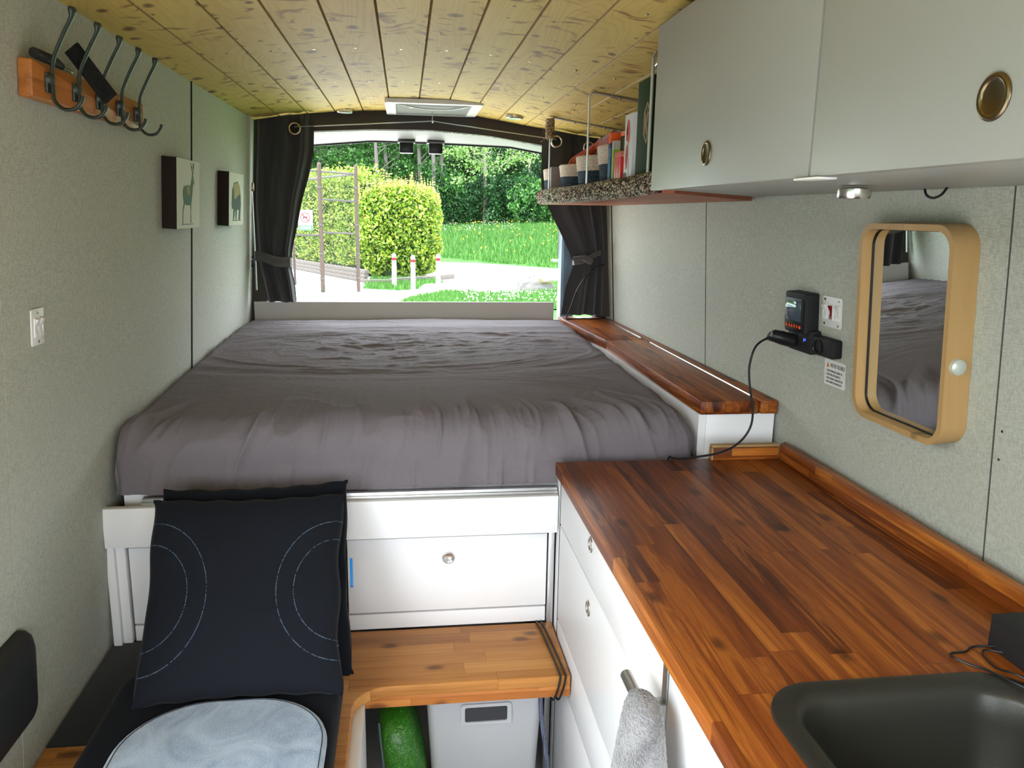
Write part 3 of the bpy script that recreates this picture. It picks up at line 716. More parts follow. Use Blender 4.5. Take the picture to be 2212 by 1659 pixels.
# ---------------------------------------------------------------- sink
sk = thing('sink', 'dark grey composite sink set in the worktop corner', 'sink', (.61, .63, .72))
MS = plain('dark bronze grey sink coating', (.038, .037, .030), .30, .3, bump=.15, bscale=900)
m = MB(); prof = [(0, 0, .9002), (.001, 0, .9045), (.007, .0, .9062), (.024, 0, .9052), (.031, 0, .902), (.036, 0, .893), (.040, 0, .86), (.05, 0, .78), (.065, 0, .758), (.10, 0, .752)]
N = 10; loops = []
for inset, _, z in prof:
    r = max(.012, .075-inset*.55); loops.append([(x, y, z) for x, y in rrect(.424+inset, .792-inset, .395+inset, .857-inset, r, N)])
n = len(loops[0]); vs = [p for l in loops for p in l]
fs = [[i*n+j, i*n+(j+1) % n, (i+1)*n+(j+1) % n, (i+1)*n+j] for i in range(len(loops)-1) for j in range(n)]; fs.append([(len(loops)-1)*n+j for j in range(n)])
m._add(vs, fs); so = m.build('basin', MS, sk, ang=50)
MB().lathe([(0, .7535), (.03, .754), (.038, .756), (.04, .753)], (.61, .62, 0), 24).build('drain', M['chrome'], sk)
# ---------------------------------------------------------------- black box and its cord on the worktop
bx = thing('black_box', 'black plastic box at the right edge of the worktop', 'box', (.85, .75, .9))
MB().box(.799, .905, .60, .92, .9005, .950, .003).build('body', M['blackm'], bx)
m = MB(); m.tube(spline([(.80, .905, .908), (.775, .915, .903), (.755, .905, .9025), (.733, .903, .9025), (.729, .893, .9025), (.740, .872, .9025), (.748, .855, .906), (.757, .82, .9095), (.775, .78, .9095), (.79, .74, .9035)], 6), .0016, 6)
m.tube(spline([(.80, .89, .907), (.787, .905, .903), (.777, .90, .9025), (.770, .882, .9025), (.768, .86, .9035), (.775, .835, .9095), (.792, .80, .905), (.797, .76, .9035)], 6), .0013, 6)
m.build('cord', M['black'], bx)
# ---------------------------------------------------------------- towel bar and towel
tb = thing('towel_bar', 'steel towel bar hooked over the drawer below worktop edge', 'towel bar', (.34, 1.0, .80))
m = MB(); m.tube([(.317, 1.035, .815), (.317, .905, .815)], .0088, 20); m.build('bar', M['steel'], tb)
m = MB(); m.box(.3615, .3638, .984, 1.003, .796, .869, .0008); m.box(.317, .3638, .984, 1.003, .7945, .7968, .0008); m.box(.3165, .3187, .984, 1.003, .7945, .807, .0008); m.build('bracket', M['steel'], tb)

def towel():
    m = MB()
    lv = [(.8370, .001, .002), (.8350, .012, .022), (.8300, .019, .034), (.8200, .024, .041), (.8000, .027, .050), (.76, .030, .066), (.70, .034, .088), (.62, .038, .112), (.52, .041, .138), (.42, .043, .160), (.38, .043, .168), (.379, .001, .002)]
    def f(u, v):
        t = v*(len(lv)-1); i = min(int(t), len(lv)-2); t -= i; z, rx, ry = [lv[i][k]*(1-t)+lv[i+1][k]*t for k in range(3)]
        a = 2*PI*u; d = .837-z; k = 1+min(1, d*6)*(.10*math.sin(5*a+.8)+.07*math.sin(9*a+2+4*d))
        return (.3165-.006*min(1, d*6)+rx*k*math.cos(a), .945-.17*d+ry*(1+.04*math.sin(3*a+1))*math.sin(a), z)
    m.grid(f, 90, 110)
    o = m.build('towel', M['towel'], weld=False)
    tx = bpy.data.textures.new('pile', 'CLOUDS'); tx.noise_scale = .004
    ms = o.modifiers.new('s', 'SUBSURF'); ms.levels = 1; ms.render_levels = 1
    md = o.modifiers.new('d', 'DISPLACE'); md.texture = tx; md.strength = .004; md.texture_coords = 'LOCAL'
    tag(o, 'grey microfibre towel draped over the steel towel bar', 'towel')
towel()
# ---------------------------------------------------------------- overhead cabinet
oc = thing('overhead_cabinet', 'white overhead wall cabinet with round pulls above the worktop', 'cabinet', (.7, .9, 1.53))
m = MB(); m.prism([(.512, -.2), (.912, -.2), (.902, 2.03), (.512, 1.605)], 1.533, 1.549, 'z', .0008)
m.prism([(.512, 1.590), (.512, 1.605), (.88, 2.01), (.88, 1.99)], 1.549, 1.80, 'z'); m.box(.88, .883, -.2, 1.98, 1.549, 1.79); m.box(.512, .52, -.2, 1.60, 1.549, 1.56); m.box(.512, .90, -.2, -.185, 1.549, 1.80)
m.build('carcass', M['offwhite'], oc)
for y0, y1, yk in ((.957, 1.602, 1.302), (.30, .951, .645), (-.2, .294, -.1)):
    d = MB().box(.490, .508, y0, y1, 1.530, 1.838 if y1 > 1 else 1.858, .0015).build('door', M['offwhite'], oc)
    ringpull(d, (.4897, yk, 1.582), 'x', .0195, M['bronze'], True)
MB().box(.5083, .5115, -.2, 1.60, 1.55, 1.83).build('shadow_gap', M['interior'], oc)  # dark sheet standing in for the shade behind the doors
MB().box(.486, .512, .925, .985, 1.5265, 1.5295, .001).build('bumper', M['white_ply'], oc)
m = MB().box(.494, .512, 1.603, 1.618, 1.772, 1.784, .002); m.tube([(.500, 1.612, 1.778), (.500, 1.64, 1.774)], .003, 8); m.build('hinge', M['chrome'], oc)
m = MB(); m.tube(spline([(.88, 1.30, 1.533), (.875, 1.285, 1.522), (.870, 1.26, 1.517), (.867, 1.235, 1.522), (.865, 1.22, 1.533)], 6), .0022, 8)
tag(m.build('cable_loop', M['black']), 'short loop of black cable hanging under the overhead cabinet', 'cable')
# ---------------------------------------------------------------- live edge shelf
sh = thing('live_edge_shelf', 'live edge wooden shelf with rough bark front on right wall', 'shelf', (.7, 2.6, 1.52))
def edgex(y): return .532+.012*math.sin(y*3.1)+.006*math.sin(y*9.7+1)+(.0 if y < 3.3 else (y-3.3)*.22)
ysl = np.linspace(1.66, 3.46, 60)
poly = [(edgex(y)+.018, y) for y in ysl]+[(.915-.016*(3.46-1.89)-.012, 3.46), (.902, 2.05), (.56, 1.66)]
m = MB().prism(poly, 1.521, 1.576, 'z')
lift = lambda y: .006*max(0, 1-(y-1.66)/.6)
for v_ in m.bm.verts:
    if v_.co.z < 1.55: v_.co.z += lift(v_.co.y)
m.build('slab', M['cutwood'], sh)
def barkmat():
    T = NT('deeply fissured bark'); v = T.obj(); X = T.xyz(v)
    sk = T.comb(T.math('MULTIPLY', X[0], 20.0), T.math('ADD', T.math('MULTIPLY', X[1], 34.0), T.math('MULTIPLY', X[2], 30.0)), T.math('MULTIPLY', X[2], 60.0))
    vo = T.node('ShaderNodeTexVoronoi', feature='DISTANCE_TO_EDGE'); T.link(sk, vo.inputs['Vector']); vo.inputs['Scale'].default_value = 2.0
    n = T.noise(sk, 2.4, 5, .7, 1.0)
    e = T.mapr(T.math('ADD', vo.outputs['Distance'], T.math('MULTIPLY', T.math('SUBTRACT', n, .5), .5)), .0, .30)
    f = T.mapr(T.math('ADD', T.math('MULTIPLY', n, .85), T.math('MULTIPLY', e, .25)), .44, .58)
    lich = T.noise(v, 7, 3)
    light = T.mix(T.mapr(lich, .4, .6), (.62, .52, .40, 1), (.60, .60, .42, 1))
    col = T.mix(f, (.020, .012, .010, 1), light); col = T.mix(T.mapr(T.noise(v, 26, 2), .56, .64, 0.0, .6), col, (.16, .05, .03, 1))
    T.set(col, .95, 0, .2); T.bump(f, 1.0, .006); return T.m
def bark(u, v):
    y = 1.66+1.80*u; z = 1.5215+lift(1.66+1.80*u)*(1-v)+.054*v; b = math.sin(PI*v)**.6*.010
    nn = float(ridge(np.array(y*34+z*60), np.array(z*55-y*7), 3, 2, 1.5))
    return (edgex(y)+.017-b-.010*nn*math.sin(PI*v)**.35, y, z)
MB().grid(bark, 620, 22).build('bark_edge', barkmat(), sh, ang=80)
T = NT('jute twine'); n_ = T.noise(T.obj(), 260, 3, .7); T.set(T.mix(T.mapr(n_, .42, .58), (.02, .012, .006, 1), (.62, .45, .27, 1)), .95, 0, .1); jute = T.bump(n_, 1.0, .004) or T.m
def strap(y, wrap, grp):
    b = thing('shelf_bracket', grp, 'bracket', (.57, y, 1.577), 'steel straps hanging the live edge shelf')
    x0 = .563
    zt_ = ceilz(x0)-.0035
    pts = [(x0, y, 1.5765), (x0, y, zt_-.014)]
    pts += [(x0+.003, y, zt_-.005), (x0+.012, y, zt_-.001)]+[(x, y, ceilz(x)-.003) for x in np.linspace(x0+.03, .872, 8)]
    m = MB(); hw = .0085
    for p, q in zip(pts[:-1], pts[1:]):
        d = (Vector(q)-Vector(p)).normalized(); n = Vector((0, 1, 0)).cross(d).normalized()*.0014
        vs = []
        for c in (p, q):
            for sy in (-hw, hw):
                for k in (-1, 1): vs.append(tuple(Vector(c)+Vector((0, sy, 0))+n*k))
        m._add(vs, [[0, 1, 3, 2], [4, 6, 7, 5], [0, 4, 5, 1], [2, 3, 7, 6], [0, 2, 6, 4], [1, 5, 7, 3]])
    m.build('strap', M['steel'], b)
    for x in (.66, .78):
        MB().lathe([(0, -.004), (.004, -.003), (.0045, 0)], (x, y, ceilz(x)-.005), 10).build('screw', M['chrome'], b)
    if wrap:
        m = MB(); rr = []; pts = []
        for i in range(14*12):
            t = i/12; a = 2*PI*t; z = 1.770+.0050*t
            pts.append((x0+.014*math.cos(a)*1.0, y+.020*math.sin(a), z))
        m.tube(pts, .0045, 5); m.tube(spline([(x0-.012, y+.02, 1.778), (x0-.022, y+.03, 1.765), (x0-.03, y+.035, 1.759)], 4), .002, 5)
        m.build('twine_wrap', jute, b)
strap(3.20, True, 'steel shelf strap with jute twine wrapped around its top')
strap(2.52, False, 'bare steel shelf strap between the baskets and orange hat')
strap(1.87, False, 'steel shelf strap beside the green box and overhead cabinet')
# baskets
def basket(label, cx, cy, r, h, ex=.78):
    t = thing('basket', label, 'basket', (cx, cy, 1.577), 'two tone woven baskets on the shelf')
    def ribs(prof, n=36): return prof
    lo = []; k = 9; hs = h*.50
    for i in range(k*4+1):
        z = hs*i/(k*4); rr = r*(.86+.10*z/h)+.0016*abs(math.sin(PI*k*i/(k*4))); lo.append((rr, 1.577+z))
    m = MB().lathe([(0, 1.5772)]+lo, (cx, cy, 0), 40, sx=ex)
    m.build('navy_base', BN, t)
    hi = []
    for i in range(k*4+1):
        z = hs+(h-hs)*i/(k*4); rr = r*(.86+.14*z/h)+.0014*abs(math.sin(PI*k*i/(k*4))); hi.append((rr, 1.577+z))
    hi += [(hi[-1][0]-.003, 1.577+h+.003), (hi[-1][0]-.007, 1.577+h), (r*.82, 1.577+hs*.4), (0, 1.577+hs*.3)]
    m = MB().lathe(hi, (cx, cy, 0), 40, sx=ex); m.build('cream_rim', BC, t); return t
def weave(name, a, b, sc):
    T = NT(name); v = T.obj(); X = T.xyz(v)
    w = T.math('SINE', T.math('MULTIPLY', X[2], 900.0)); n = T.noise(T.comb(T.math('MULTIPLY', X[0], sc), T.math('MULTIPLY', X[1], sc), T.math('MULTIPLY', X[2], 500.0)), 1.0, 2)
    T.set(T.mix(T.mapr(n, .4, .62), a, b), .9, 0, .2); T.bump(T.math('ADD', n, T.math('MULTIPLY', w, .2)), .6, .002); return T.m
BN = weave('navy woven cotton', (.012, .028, .045, 1), (.07, .11, .15, 1), 260); BC = weave('cream woven cotton', (.55, .46, .38, 1), (.72, .64, .56, 1), 120)
basket('smallest looking woven basket at far tip of bark edge shelf', .632, 3.365, .080, .082)
basket('woven basket just right of the twine wrapped strap', .646, 3.02, .095, .080)
basket('woven basket behind the bare steel strap, in front of orange hat', .652, 2.70, .108, .090)
basket('nearest and tallest woven basket, against the upright books', .654, 2.41, .106, .102)
# orange hat and scarf heap
def hat():
    t = thing('knit_hat', 'rust orange knitted hat heaped behind the woven baskets', 'hat', (.770, 3.03, 1.577))
    m = MB()
    def f(u, v):
        a = 2*PI*u; e = PI/2*v; r = math.cos(e)
        x = .770+.048*r*math.cos(a); y = 3.03+.38*r*math.sin(a); z = 1.58+.205*math.sin(e)**.5*(1-.35*max(0, (y-3.2)/.25))
        nn = float(fbm(np.array(x*30), np.array(y*14), 3, 6))-.5
        return (x-.03*nn*r, y, z+.035*nn)
    m.grid(f, 80, 30); m.build('crown', OR, t)
    m = MB()
    for k in range(5):
        y = 3.22-.018*k
        m.tube(spline([(.668+.006*k, y, 1.60), (.655+.010*k, y+.01, 1.65+.004*k), (.665+.014*k, y, 1.688+.009*k), (.70+.012*k, y-.03, 1.712+.009*k), (.755, y-.08, 1.742)], 5), .015, 8)
    m.build('ribbed_cuff', OR2, t)
OR = plain('rust red knit', (.20, .018, .005), .95, var=.25, bump=.8, bscale=180, sheen=.3); OR2 = plain('orange knit', (.34, .045, .008), .95, var=.25, bump=.8, bscale=180, sheen=.3)
hat()
tag(MB().box(.578, .630, 3.232, 3.262, 1.577, 1.665, .003).build('small_box', plain('grey mauve card', (.25, .22, .23), .7)), 'small grey box behind the first two woven baskets', 'box')
# books and boxes
def bookmat(name, f):
    T = NT(name); v = T.obj(); f(T, v); return T.m
def book(label, y0, y1, x0, x1, h, cover, grp='upright books on the shelf'):
    t = thing('book', label, 'book', ((x0+x1)/2, (y0+y1)/2, 1.577), grp)
    m = MB(); m.box(x0, x1, y0, y0+.0018, 1.577, 1.577+h); m.box(x0, x1, y1-.0018, y1, 1.577, 1.577+h); m.box(x0, x0+.0018, y0, y1, 1.577, 1.577+h, .0004)
    m.build('cover', cover, t); MB().box(x0+.002, x1-.003, y0+.002, y1-.002, 1.579, 1.577+h-.003).build('pages', M['pale_page'], t); return t
M['pale_page'] = plain('paper pages', (.65, .60, .50), .9)
def spine(nm, zs):
    T = NT(nm); z = T.xyz(T.obj())[2]; n = T.noise(T.obj(), 160, 1)
    col = T.ramp(T.math('DIVIDE', z, .14), [(p, c) for p, c in zs], 'CONSTANT'); T.set(col, .6, 0, .1); return T.m
book('upright book with blue spine and orange top, leftmost of shelf books', 2.262, 2.292, .572, .70, .128, spine('blue orange spine', [(0, (.02, .10, .22)), (.45, (.05, .13, .25)), (.62, (.01, .02, .05)), (.72, (.75, .11, .02)), (.95, (.01, .01, .012))]))
book('upright book with yellow green lower spine and pale top', 2.232, 2.2595, .574, .68, .105, spine('green spine', [(0, (.30, .45, .04)), (.58, (.45, .44, .38)), (.8, (.03, .03, .03))]))
def olive(T, v):
    z = T.xyz(v)[2]; n = T.noise(T.comb(T.math('MULTIPLY', T.xyz(v)[1], 200.0), T.math('MULTIPLY', T.xyz(v)[0], 200.0), T.math('MULTIPLY', z, 40.0)), 1.0, 4, .7)
    c = T.mix(T.mapr(n, .4, .65), (.008, .012, .004, 1), (.12, .13, .025, 1)); band = T.math('GREATER_THAN', z, .111)
    T.set(T.mix(band, c, (.012, .008, .006, 1)), .6, 0, .1)
b = book('thick field guide with dark olive cover beside the white box', 2.13, 2.229, .590, .70, .130, bookmat('olive guide cover', olive))
MB().box(.5888, .590, 2.185, 2.224, 1.692, 1.704).build('orange_title_block', plain('orange print', (.75, .13, .02), .5), b)
for i in range(3):
    y = 2.206-.024*i; m = MB().prism([(y, 1.577), (y-.021, 1.577), (y-.021, 1.632), (y-.012, 1.642), (y, 1.622)], .568, .588, 'x', .001)
    o = m.build('red_booklet', plain('glossy red card %d' % i, (.62, .02, .015), .35))
    tag(o, ('left', 'middle', 'right')[i]+'most of three small red booklets in front of the olive guide' if i != 1 else 'middle of three small red booklets in front of the olive guide', 'booklet', 'red booklets on the shelf')
    MB().prism([(y+.0005, 1.6225), (y-.012, 1.6428), (y-.0212, 1.6328), (y-.0212, 1.637), (y-.012, 1.648), (y+.0005, 1.627)], .5675, .588, 'x').build('pale_edge', plain('pink card %d' % i, (.7, .25, .2), .5), o)
wb = thing('white_box', 'white card box printed with red leaves standing beside green box', 'box', (.63, 2.08, 1.577))
MB().box(.572, .69, 2.045, 2.122, 1.577, 1.735, .001).build('carton', plain('white card', (.66, .68, .72), .45, var=.01), wb)
lf = plain('red leaf print', (.50, .02, .02), .5)
def leafpoly(cy, cz, w, h, ang=0, n=14):
    pts = []
    for i in range(n): 
        t = 2*PI*i/n; a = w*math.sin(t)*abs(math.sin(t))**.3; b = -h*math.cos(t); pts.append((cy+a*math.cos(ang)-b*math.sin(ang), cz+a*math.sin(ang)+b*math.cos(ang)))
    return pts
for cy, cz, w_, h_, an in ((2.086, 1.692, .013, .030, -.12), (2.096, 1.690, .006, .022, .1), (2.092, 1.630, .009, .033, .10), (2.10, 1.636, .004, .022, .2)):
    MB().prism(leafpoly(cy, cz, w_, h_, an), .5710, .5718, 'x').build('leaf_print', lf, wb)
MB().box(.571, .5718, 2.092, 2.120, 1.578, 1.590).build('grey_panel_print', plain('grey print', (.16, .19, .18), .6), wb)
m = MB()
for i in range(14): m.box(.571, .5718, 2.072, 2.075, 1.583+.003*i, 1.5845+.003*i)
m.build('fine_print', plain('dark print', (.05, .05, .05), .6), wb)
gb = thing('green_box', 'tall green box with a tan hexagonal K emblem on the shelf', 'box', (.63, 1.95, 1.577))
MB().box(.572, .72, 1.885, 2.012, 1.577, 1.800, .002).build('carton', plain('dark green card', (.022, .050, .018), .7, spec=.05), gb)
def hexa(r, cy=1.925, cz=1.697): return [(cy+r*.62*math.sin(PI*i/3), cz+r*math.cos(PI*i/3)) for i in range(6)]
tan = plain('tan print', (.42, .27, .12), .5)
MB().ring(hexa(.048), hexa(.044), .5708, .5718, 'x').build('emblem_outline', tan, gb)
MB().prism(hexa(.0438), .5712, .5719, 'x').build('emblem_field', plain('near black green print', (.014, .022, .012), .5), gb)
m = MB().prism([(1.940, 1.672), (1.936, 1.672), (1.936, 1.720), (1.940, 1.720)], .5702, .5711, 'x')
m.prism([(1.935, 1.694), (1.916, 1.720), (1.911, 1.720), (1.929, 1.694), (1.911, 1.668), (1.916, 1.668)], .5702, .5711, 'x'); m.build('emblem_letter', tan, gb)
# taupe fabric behind books
tag(MB().box(.72, .80, 2.10, 2.30, 1.577, 1.738, .01).build('folder', plain('taupe felt', (.10, .085, .07), .9)), 'taupe felt folder standing behind the upright books', 'folder')
# ---------------------------------------------------------------- mirror on right wall
mr = wall_thing('wall_mirror', 'rounded rectangular mirror in deep pale wood frame on right wall', 'mirror', 'R', 1.345, 1.287)
W_, H_ = .136, .190; Dp = .047
o_ = rrect(-W_, W_, -H_, H_, .042, 8); i_ = rrect(-W_+.011, W_-.011, -H_+.011, H_-.011, .033, 8)
m = MB().ring(o_, i_, 0, Dp); 
OK2 = woodblock('pale oak veneer frame', 'y', [(0, (.36, .205, .075)), (.5, (.46, .28, .11)), (1, (.53, .35, .16))], w=.9, L=5, rough=.45, across='x', streak=.5, bump=.1)
m.build('frame', OK2, mr, ang=40)
g = NT('mirror glass'); g.set((.82, .86, .86, 1), .01, 1.0); 
MB().prism(i_, .020, .024).build('glass', g.m, mr)
MB().ring(i_, rrect(-W_+.0135, W_-.0135, -H_+.0135, H_-.0135, .031, 8), .0242, .0262).build('gasket', M['black'], mr)
MB().lathe([(0, .009), (.010, .0085), (.0135, .006), (.0145, 0)], (W_, -.045, .026), 28, axis='x').build('knob', plain('frosted silver knob', (.62, .66, .60), .35, .4), mr)
# ---------------------------------------------------------------- solar controller, switch plate, sockets, sticker
sc = wall_thing('solar_controller', 'black controller with small screen and orange keys on right wall', 'controller', 'R', 1.752, 1.268)
m = MB().prism(rrect(-.048, .048, -.047, .047, .006), 0, .034, 'z', .003); m.build('case', M['blackm'], sc)
MB().prism(rrect(-.043, .040, -.043, .034, .005), .0342, .037, 'z', .001).build('faceplate', M['black'], sc)
T = NT('lcd glass'); T.set((.05, .08, .11, 1), .08, .0, .9); MB().box(-.037, .034, -.018, .026, .0371, .0385, .0004).build('screen', T.m, sc)
og = plain('orange key print', (.80, .09, .01), .5)
m = MB()
for i in range(6):
    x = -.032+.0125*i
    if i in (0, 5): m.lathe([(.0, .0371), (.004, .0385), (.004, .0371)], (x, -.031, 0), 10)
    elif i in (1, 4):
        s_ = 1 if i == 4 else -1; m.prism([(x-.003*s_, -.035), (x+.004*s_, -.031), (x-.003*s_, -.027)], .0371, .0382)
    else:
        s_ = 1 if i == 2 else -1; m.prism([(x-.0045, -.031-.0035*s_), (x+.0045, -.031-.0035*s_), (x, -.031+.004*s_)], .0371, .0382)
m.build('key_row', og, sc)
MB().lathe([(0, .0376), (.0012, .0372)], (.004, .0295, 0), 8).build('status_light', plain('green led', (.02, .5, .05), .3), sc)
def rocker(parent, x, y, w, h, mat, frame=True):
    if frame: MB().ring(rrect(x-w/2-.0025, x+w/2+.0025, y-h/2-.0025, y+h/2+.0025, .001, 2), rrect(x-w/2, x+w/2, y-h/2, y+h/2, .0006, 2), .002, .0052).build('switch_bezel', M['white_ply'], parent)
    m = MB()._add if False else MB()
    pr = [(y-h/2, .003), (y-h/2, .006), (y, .0035), (y+h/2, .010), (y+h/2, .003)]
    m.prism([(a, b) for a, b in pr], x-w/2+.0004, x+w/2-.0004, 'x'); return m.build('rocker', mat, parent)
sp = wall_thing('switch_plate', 'white plate with three rocker switches, the middle one red', 'switch', 'R', 1.648, 1.279)
MB().prism(rrect(-.040, .040, -.034, .034, .005), 0, .0025, 'z', .0008).build('plate', M['white_ply'], sp)
redm = plain('red rocker', (.22, .006, .006), .3)
for x, mt in ((-.026, M['white_ply']), (0, redm), (.026, M['white_ply'])): rocker(sp, x, .0, .012, .030, mt)
for x in (-.028, .028):
    for y in (-.027, .027): MB().lathe([(0, .0035), (.003, .0032), (.0034, .0025)], (x, y, 0), 12).build('screw', M['chrome'], sp)
so_ = wall_thing('socket_strip', 'long black double socket strip with blue light below the controller', 'socket', 'R', 1.710, 1.203)
MB().prism(rrect(-.088, .020, -.026, .028, .006), 0, .026, 'z', .003).build('left_socket', M['blackm'], so_)
MB().prism(rrect(.021, .108, -.021, .020, .005), 0, .024, 'z', .003).build('right_socket', M['blackm'], so_)
MB().box(.088, .0885, -.016, .014, .0241, .0246).build('seam_line', M['galv'], so_)
for x in (-.052, .052): MB().ring([(x+.0165*math.cos(a), .0+.0165*math.sin(a)) for a in np.linspace(0, 2*PI, 25)[:-1]], [(x+.0145*math.cos(a), .0+.0145*math.sin(a)) for a in np.linspace(0, 2*PI, 25)[:-1]], .0242, .0275).build('outlet_ring', M['black'], so_)
T = NT('blue led'); T.set((.0, .0, .3, 1), .3); T.b.inputs['Emission Color'].default_value = (.02, .04, 1, 1); T.b.inputs['Emission Strength'].default_value = 3.0
MB().lathe([(0, .0285), (.0028, .0275), (.003, .026)], (-.006, .006, 0), 12).build('blue_light', T.m, so_)
MB().box(-.0135, -.0125, .0, .009, .0262, .0266).build('white_tick', M['white_ply'], so_); MB().box(.028, .029, -.012, -.005, .0242, .0246).build('white_tick', M['white_ply'], so_)
cb = thing('power_cord', 'black plug and long cord drooping from socket strip to worktop', 'cord', (.85, 1.74, 1.19))
m = MB(); m.lathe([(.0, 0), (.016, .001), (.0165, .03), (.014, .05), (.010, .056), (.0, .058)], (0, 0, 0), 24)
bmp = m.bm; mt_ = Matrix.Translation((.905, 1.762, 1.197)) @ Matrix.Rotation(math.radians(-75), 4, 'Y') @ Matrix.Rotation(math.radians(-8), 4, 'X')
bmesh.ops.transform(bmp, matrix=mt_, verts=bmp.verts); m.lathe([(0, 0), (.012, .002), (.013, .03), (.006, .045)], (.872, 1.775, 1.202), 12, axis='y'); m.build('plug', M['black'], cb)
path = [(.858, 1.768, 1.206), (.835, 1.766, 1.200), (.815, 1.762, 1.187), (.803, 1.757, 1.165), (.798, 1.755, 1.130), (.802, 1.75, 1.085), (.810, 1.745, 1.040), (.808, 1.742, 1.000), (.792, 1.742, .968), (.765, 1.742, .945), (.73, 1.745, .930), (.69, 1.755, .920), (.655, 1.775, .909), (.640, 1.80, .9035), (.636, 1.815, .900), (.634, 1.82, .86)]
m = MB(); m.tube(spline(path, 7), .0027, 10)
for i in range(4): m.tube([(.862-.006*i, 1.7685, 1.2065-.0012*i), (.859-.006*i, 1.7682, 1.2058-.0012*i)], .0058-.0006*i, 10)
m.build('cable', M['black'], cb)
st = wall_thing('sticker', 'white heater trouble instruction sticker below the black socket strip', 'sticker', 'R', 1.628, 1.144)
MB().prism(rrect(-.043, .043, -.029, .029, .004), 0, .0006, 'z').build('sheet', M['white_ply'], st)
ink = plain('black ink', (.015, .015, .015), .6)
text_part('HEATER TROUBLE?', .0125, ink, st, (-.019, .013, .0007), sx=.55)
for i, tx in enumerate(('1. CHECK POWER LEVEL IS ABOVE 12V', '2. CHECK FUEL LEVEL IS ABOVE 1/2', '3. CHECK EXHAUST IS UNOBSTRUCTED', '4. WAIT 5 MINUTES BETWEEN STARTS')):
    text_part(tx, .0068, ink, st, (-.036, .0015-.0085*i, .0007), sx=.56)
MB().prism([(-.035, .011), (-.023, .011), (-.029, .023)], .0006, .0009).build('warning_triangle', plain('orange ink', (.75, .22, .01), .5), st)
MB().box(-.0294, -.0286, .0145, .0195, .0009, .0011).build('exclamation_mark', ink, st)
ob = wall_thing('outlet', 'small black outlet on the right wall beside the rear curtain', 'outlet', 'R', 3.565, 1.245)
MB().prism(rrect(-.013, .013, -.021, .021, .004), 0, .010, 'z', .002).build('body', M['black'], ob)
oc2 = thing('charging_cable', 'thin black cable from rear outlet down to the acacia lid', 'cable', (.76, 3.5, 1.03))
m = MB(); m.tube(spline([(.905, 3.562, 1.262), (.88, 3.54, 1.262), (.85, 3.50, 1.262), (.82, 3.475, 1.245), (.775, 3.46, 1.20), (.742, 3.45, 1.15), (.722, 3.45, 1.09), (.705, 3.45, 1.045), (.706, 3.46, 1.0275), (.74, 3.48, 1.0262), (.80, 3.485, 1.0262), (.862, 3.49, 1.0262)], 6), .0022, 8); m.build('cable', M['black'], oc2)
MB().box(.875, .912, 3.55, 3.575, 1.254, 1.272, .003).build('plug', M['black'], oc2)
for z, y in ((1.150, 1.128), (1.102, 1.130)):
    MB().lathe([(0, -.0006), (.0022, -.0004), (.0026, .001)], (xR(z, y), y, z), 10, axis='x').build('screw_hole', M['dark_gap'], wr, keep=True)
# ---------------------------------------------------------------- left wall things
rk = wall_thing('coat_rack', 'orange pine coat rack with five dark metal hooks on left wall', 'coat rack', 'L', 1.77, 1.688)
m = MB().prism(rrect(-.288, .288, -.031, .031, .004), 0, .024, 'z', .004); m.build('backboard', M['rack_wood'], rk)
HK = plain('blackened steel hook', (.07, .085, .075), .38, .6)
for i in range(5):
    x = -.232+.1155*i
    m = MB(); m.prism(rrect(x-.012, x+.012, -.016, .016, .001, 2), .024, .029, 'z', .001); m.lathe([(.011, .027), (.010, .033), (.006, .037), (0, .038)], (x-.003, .006, 0), 16)
    pts = spline([(x, .126, .068), (x, .110, .066), (x, .085, .054), (x, .045, .037), (x, .022, .033), (x, -.012, .033), (x, -.030, .036), (x, -.041, .050), (x, -.038, .068), (x, -.026, .078), (x, -.016, .081)], 6)
    n_ = len(pts); rr = []
    for j in range(n_):
        t = j/(n_-1); rr.append(1.0+1.0*math.exp(-((t-.03)/.05)**2))
    m2 = MB(); m2.tube(pts, rr, 10, flat=(.0085, .0045)); 
    pl = m.build('hook_plate', HK, rk)
    h = m2.build('hook', HK, rk, ang=60)
cmb = wall_thing('comb', 'black ribbed comb head resting on the coat rack hooks', 'comb', 'L', 1.735, 1.741)
m = MB()
for i in range(12): 
    a = -.014+.0026*i; m.box(-.054, .054, a, a+.0014, .0172, .0225)
m.box(-.054, .054, -.015, .017, .0145, .0175)
o = m.build('teeth', M['blackm'], cmb, keep=True)
cmb.matrix_world = cmb.matrix_world @ Matrix.Translation((-.042, -.014, .030)) @ Matrix.Rotation(math.radians(-38), 4, 'Y') @ Matrix.Rotation(math.radians(-46), 4, 'Z')
br = wall_thing('brush', 'black brush handle lying along top of the coat rack', 'brush', 'L', 1.60, 1.7235)
m = MB(); m.tube([(-.105, .006, .022), (-.03, .006, .022), (.005, .002, .022)], [.0085, .009, .006], 12); m.build('handle', M['blackm'], br)
m = MB(); m.tube([(.0, .002, .022), (.05, -.001, .022)], .0028, 8); m.build('shaft', M['chrome'], br)
def picture(label, yc, zc, w, h, draw):
    p = wall_thing('canvas_print', label, 'picture', 'L', yc, zc, 'animal canvas prints on the left wall')
    MB().box(-w/2, w/2, -h/2, h/2, 0, .038, .001).build('canvas_block', plain('dark brown canvas side', (.018, .011, .008), .8), p)
    MB().box(-w/2+.0005, w/2-.0005, -h/2+.0005, h/2-.0005, .0381, .039).build('picture_face', plain('cream print face', (.60, .60, .50), .6, var=.03), p)
    draw(p)
INK1 = plain('teal ink', (.10, .17, .13), .7, var=.25); INK2 = plain('ochre ink', (.34, .27, .10), .7, var=.15); INK3 = plain('dark green ink', (.05, .085, .065), .7, var=.3)
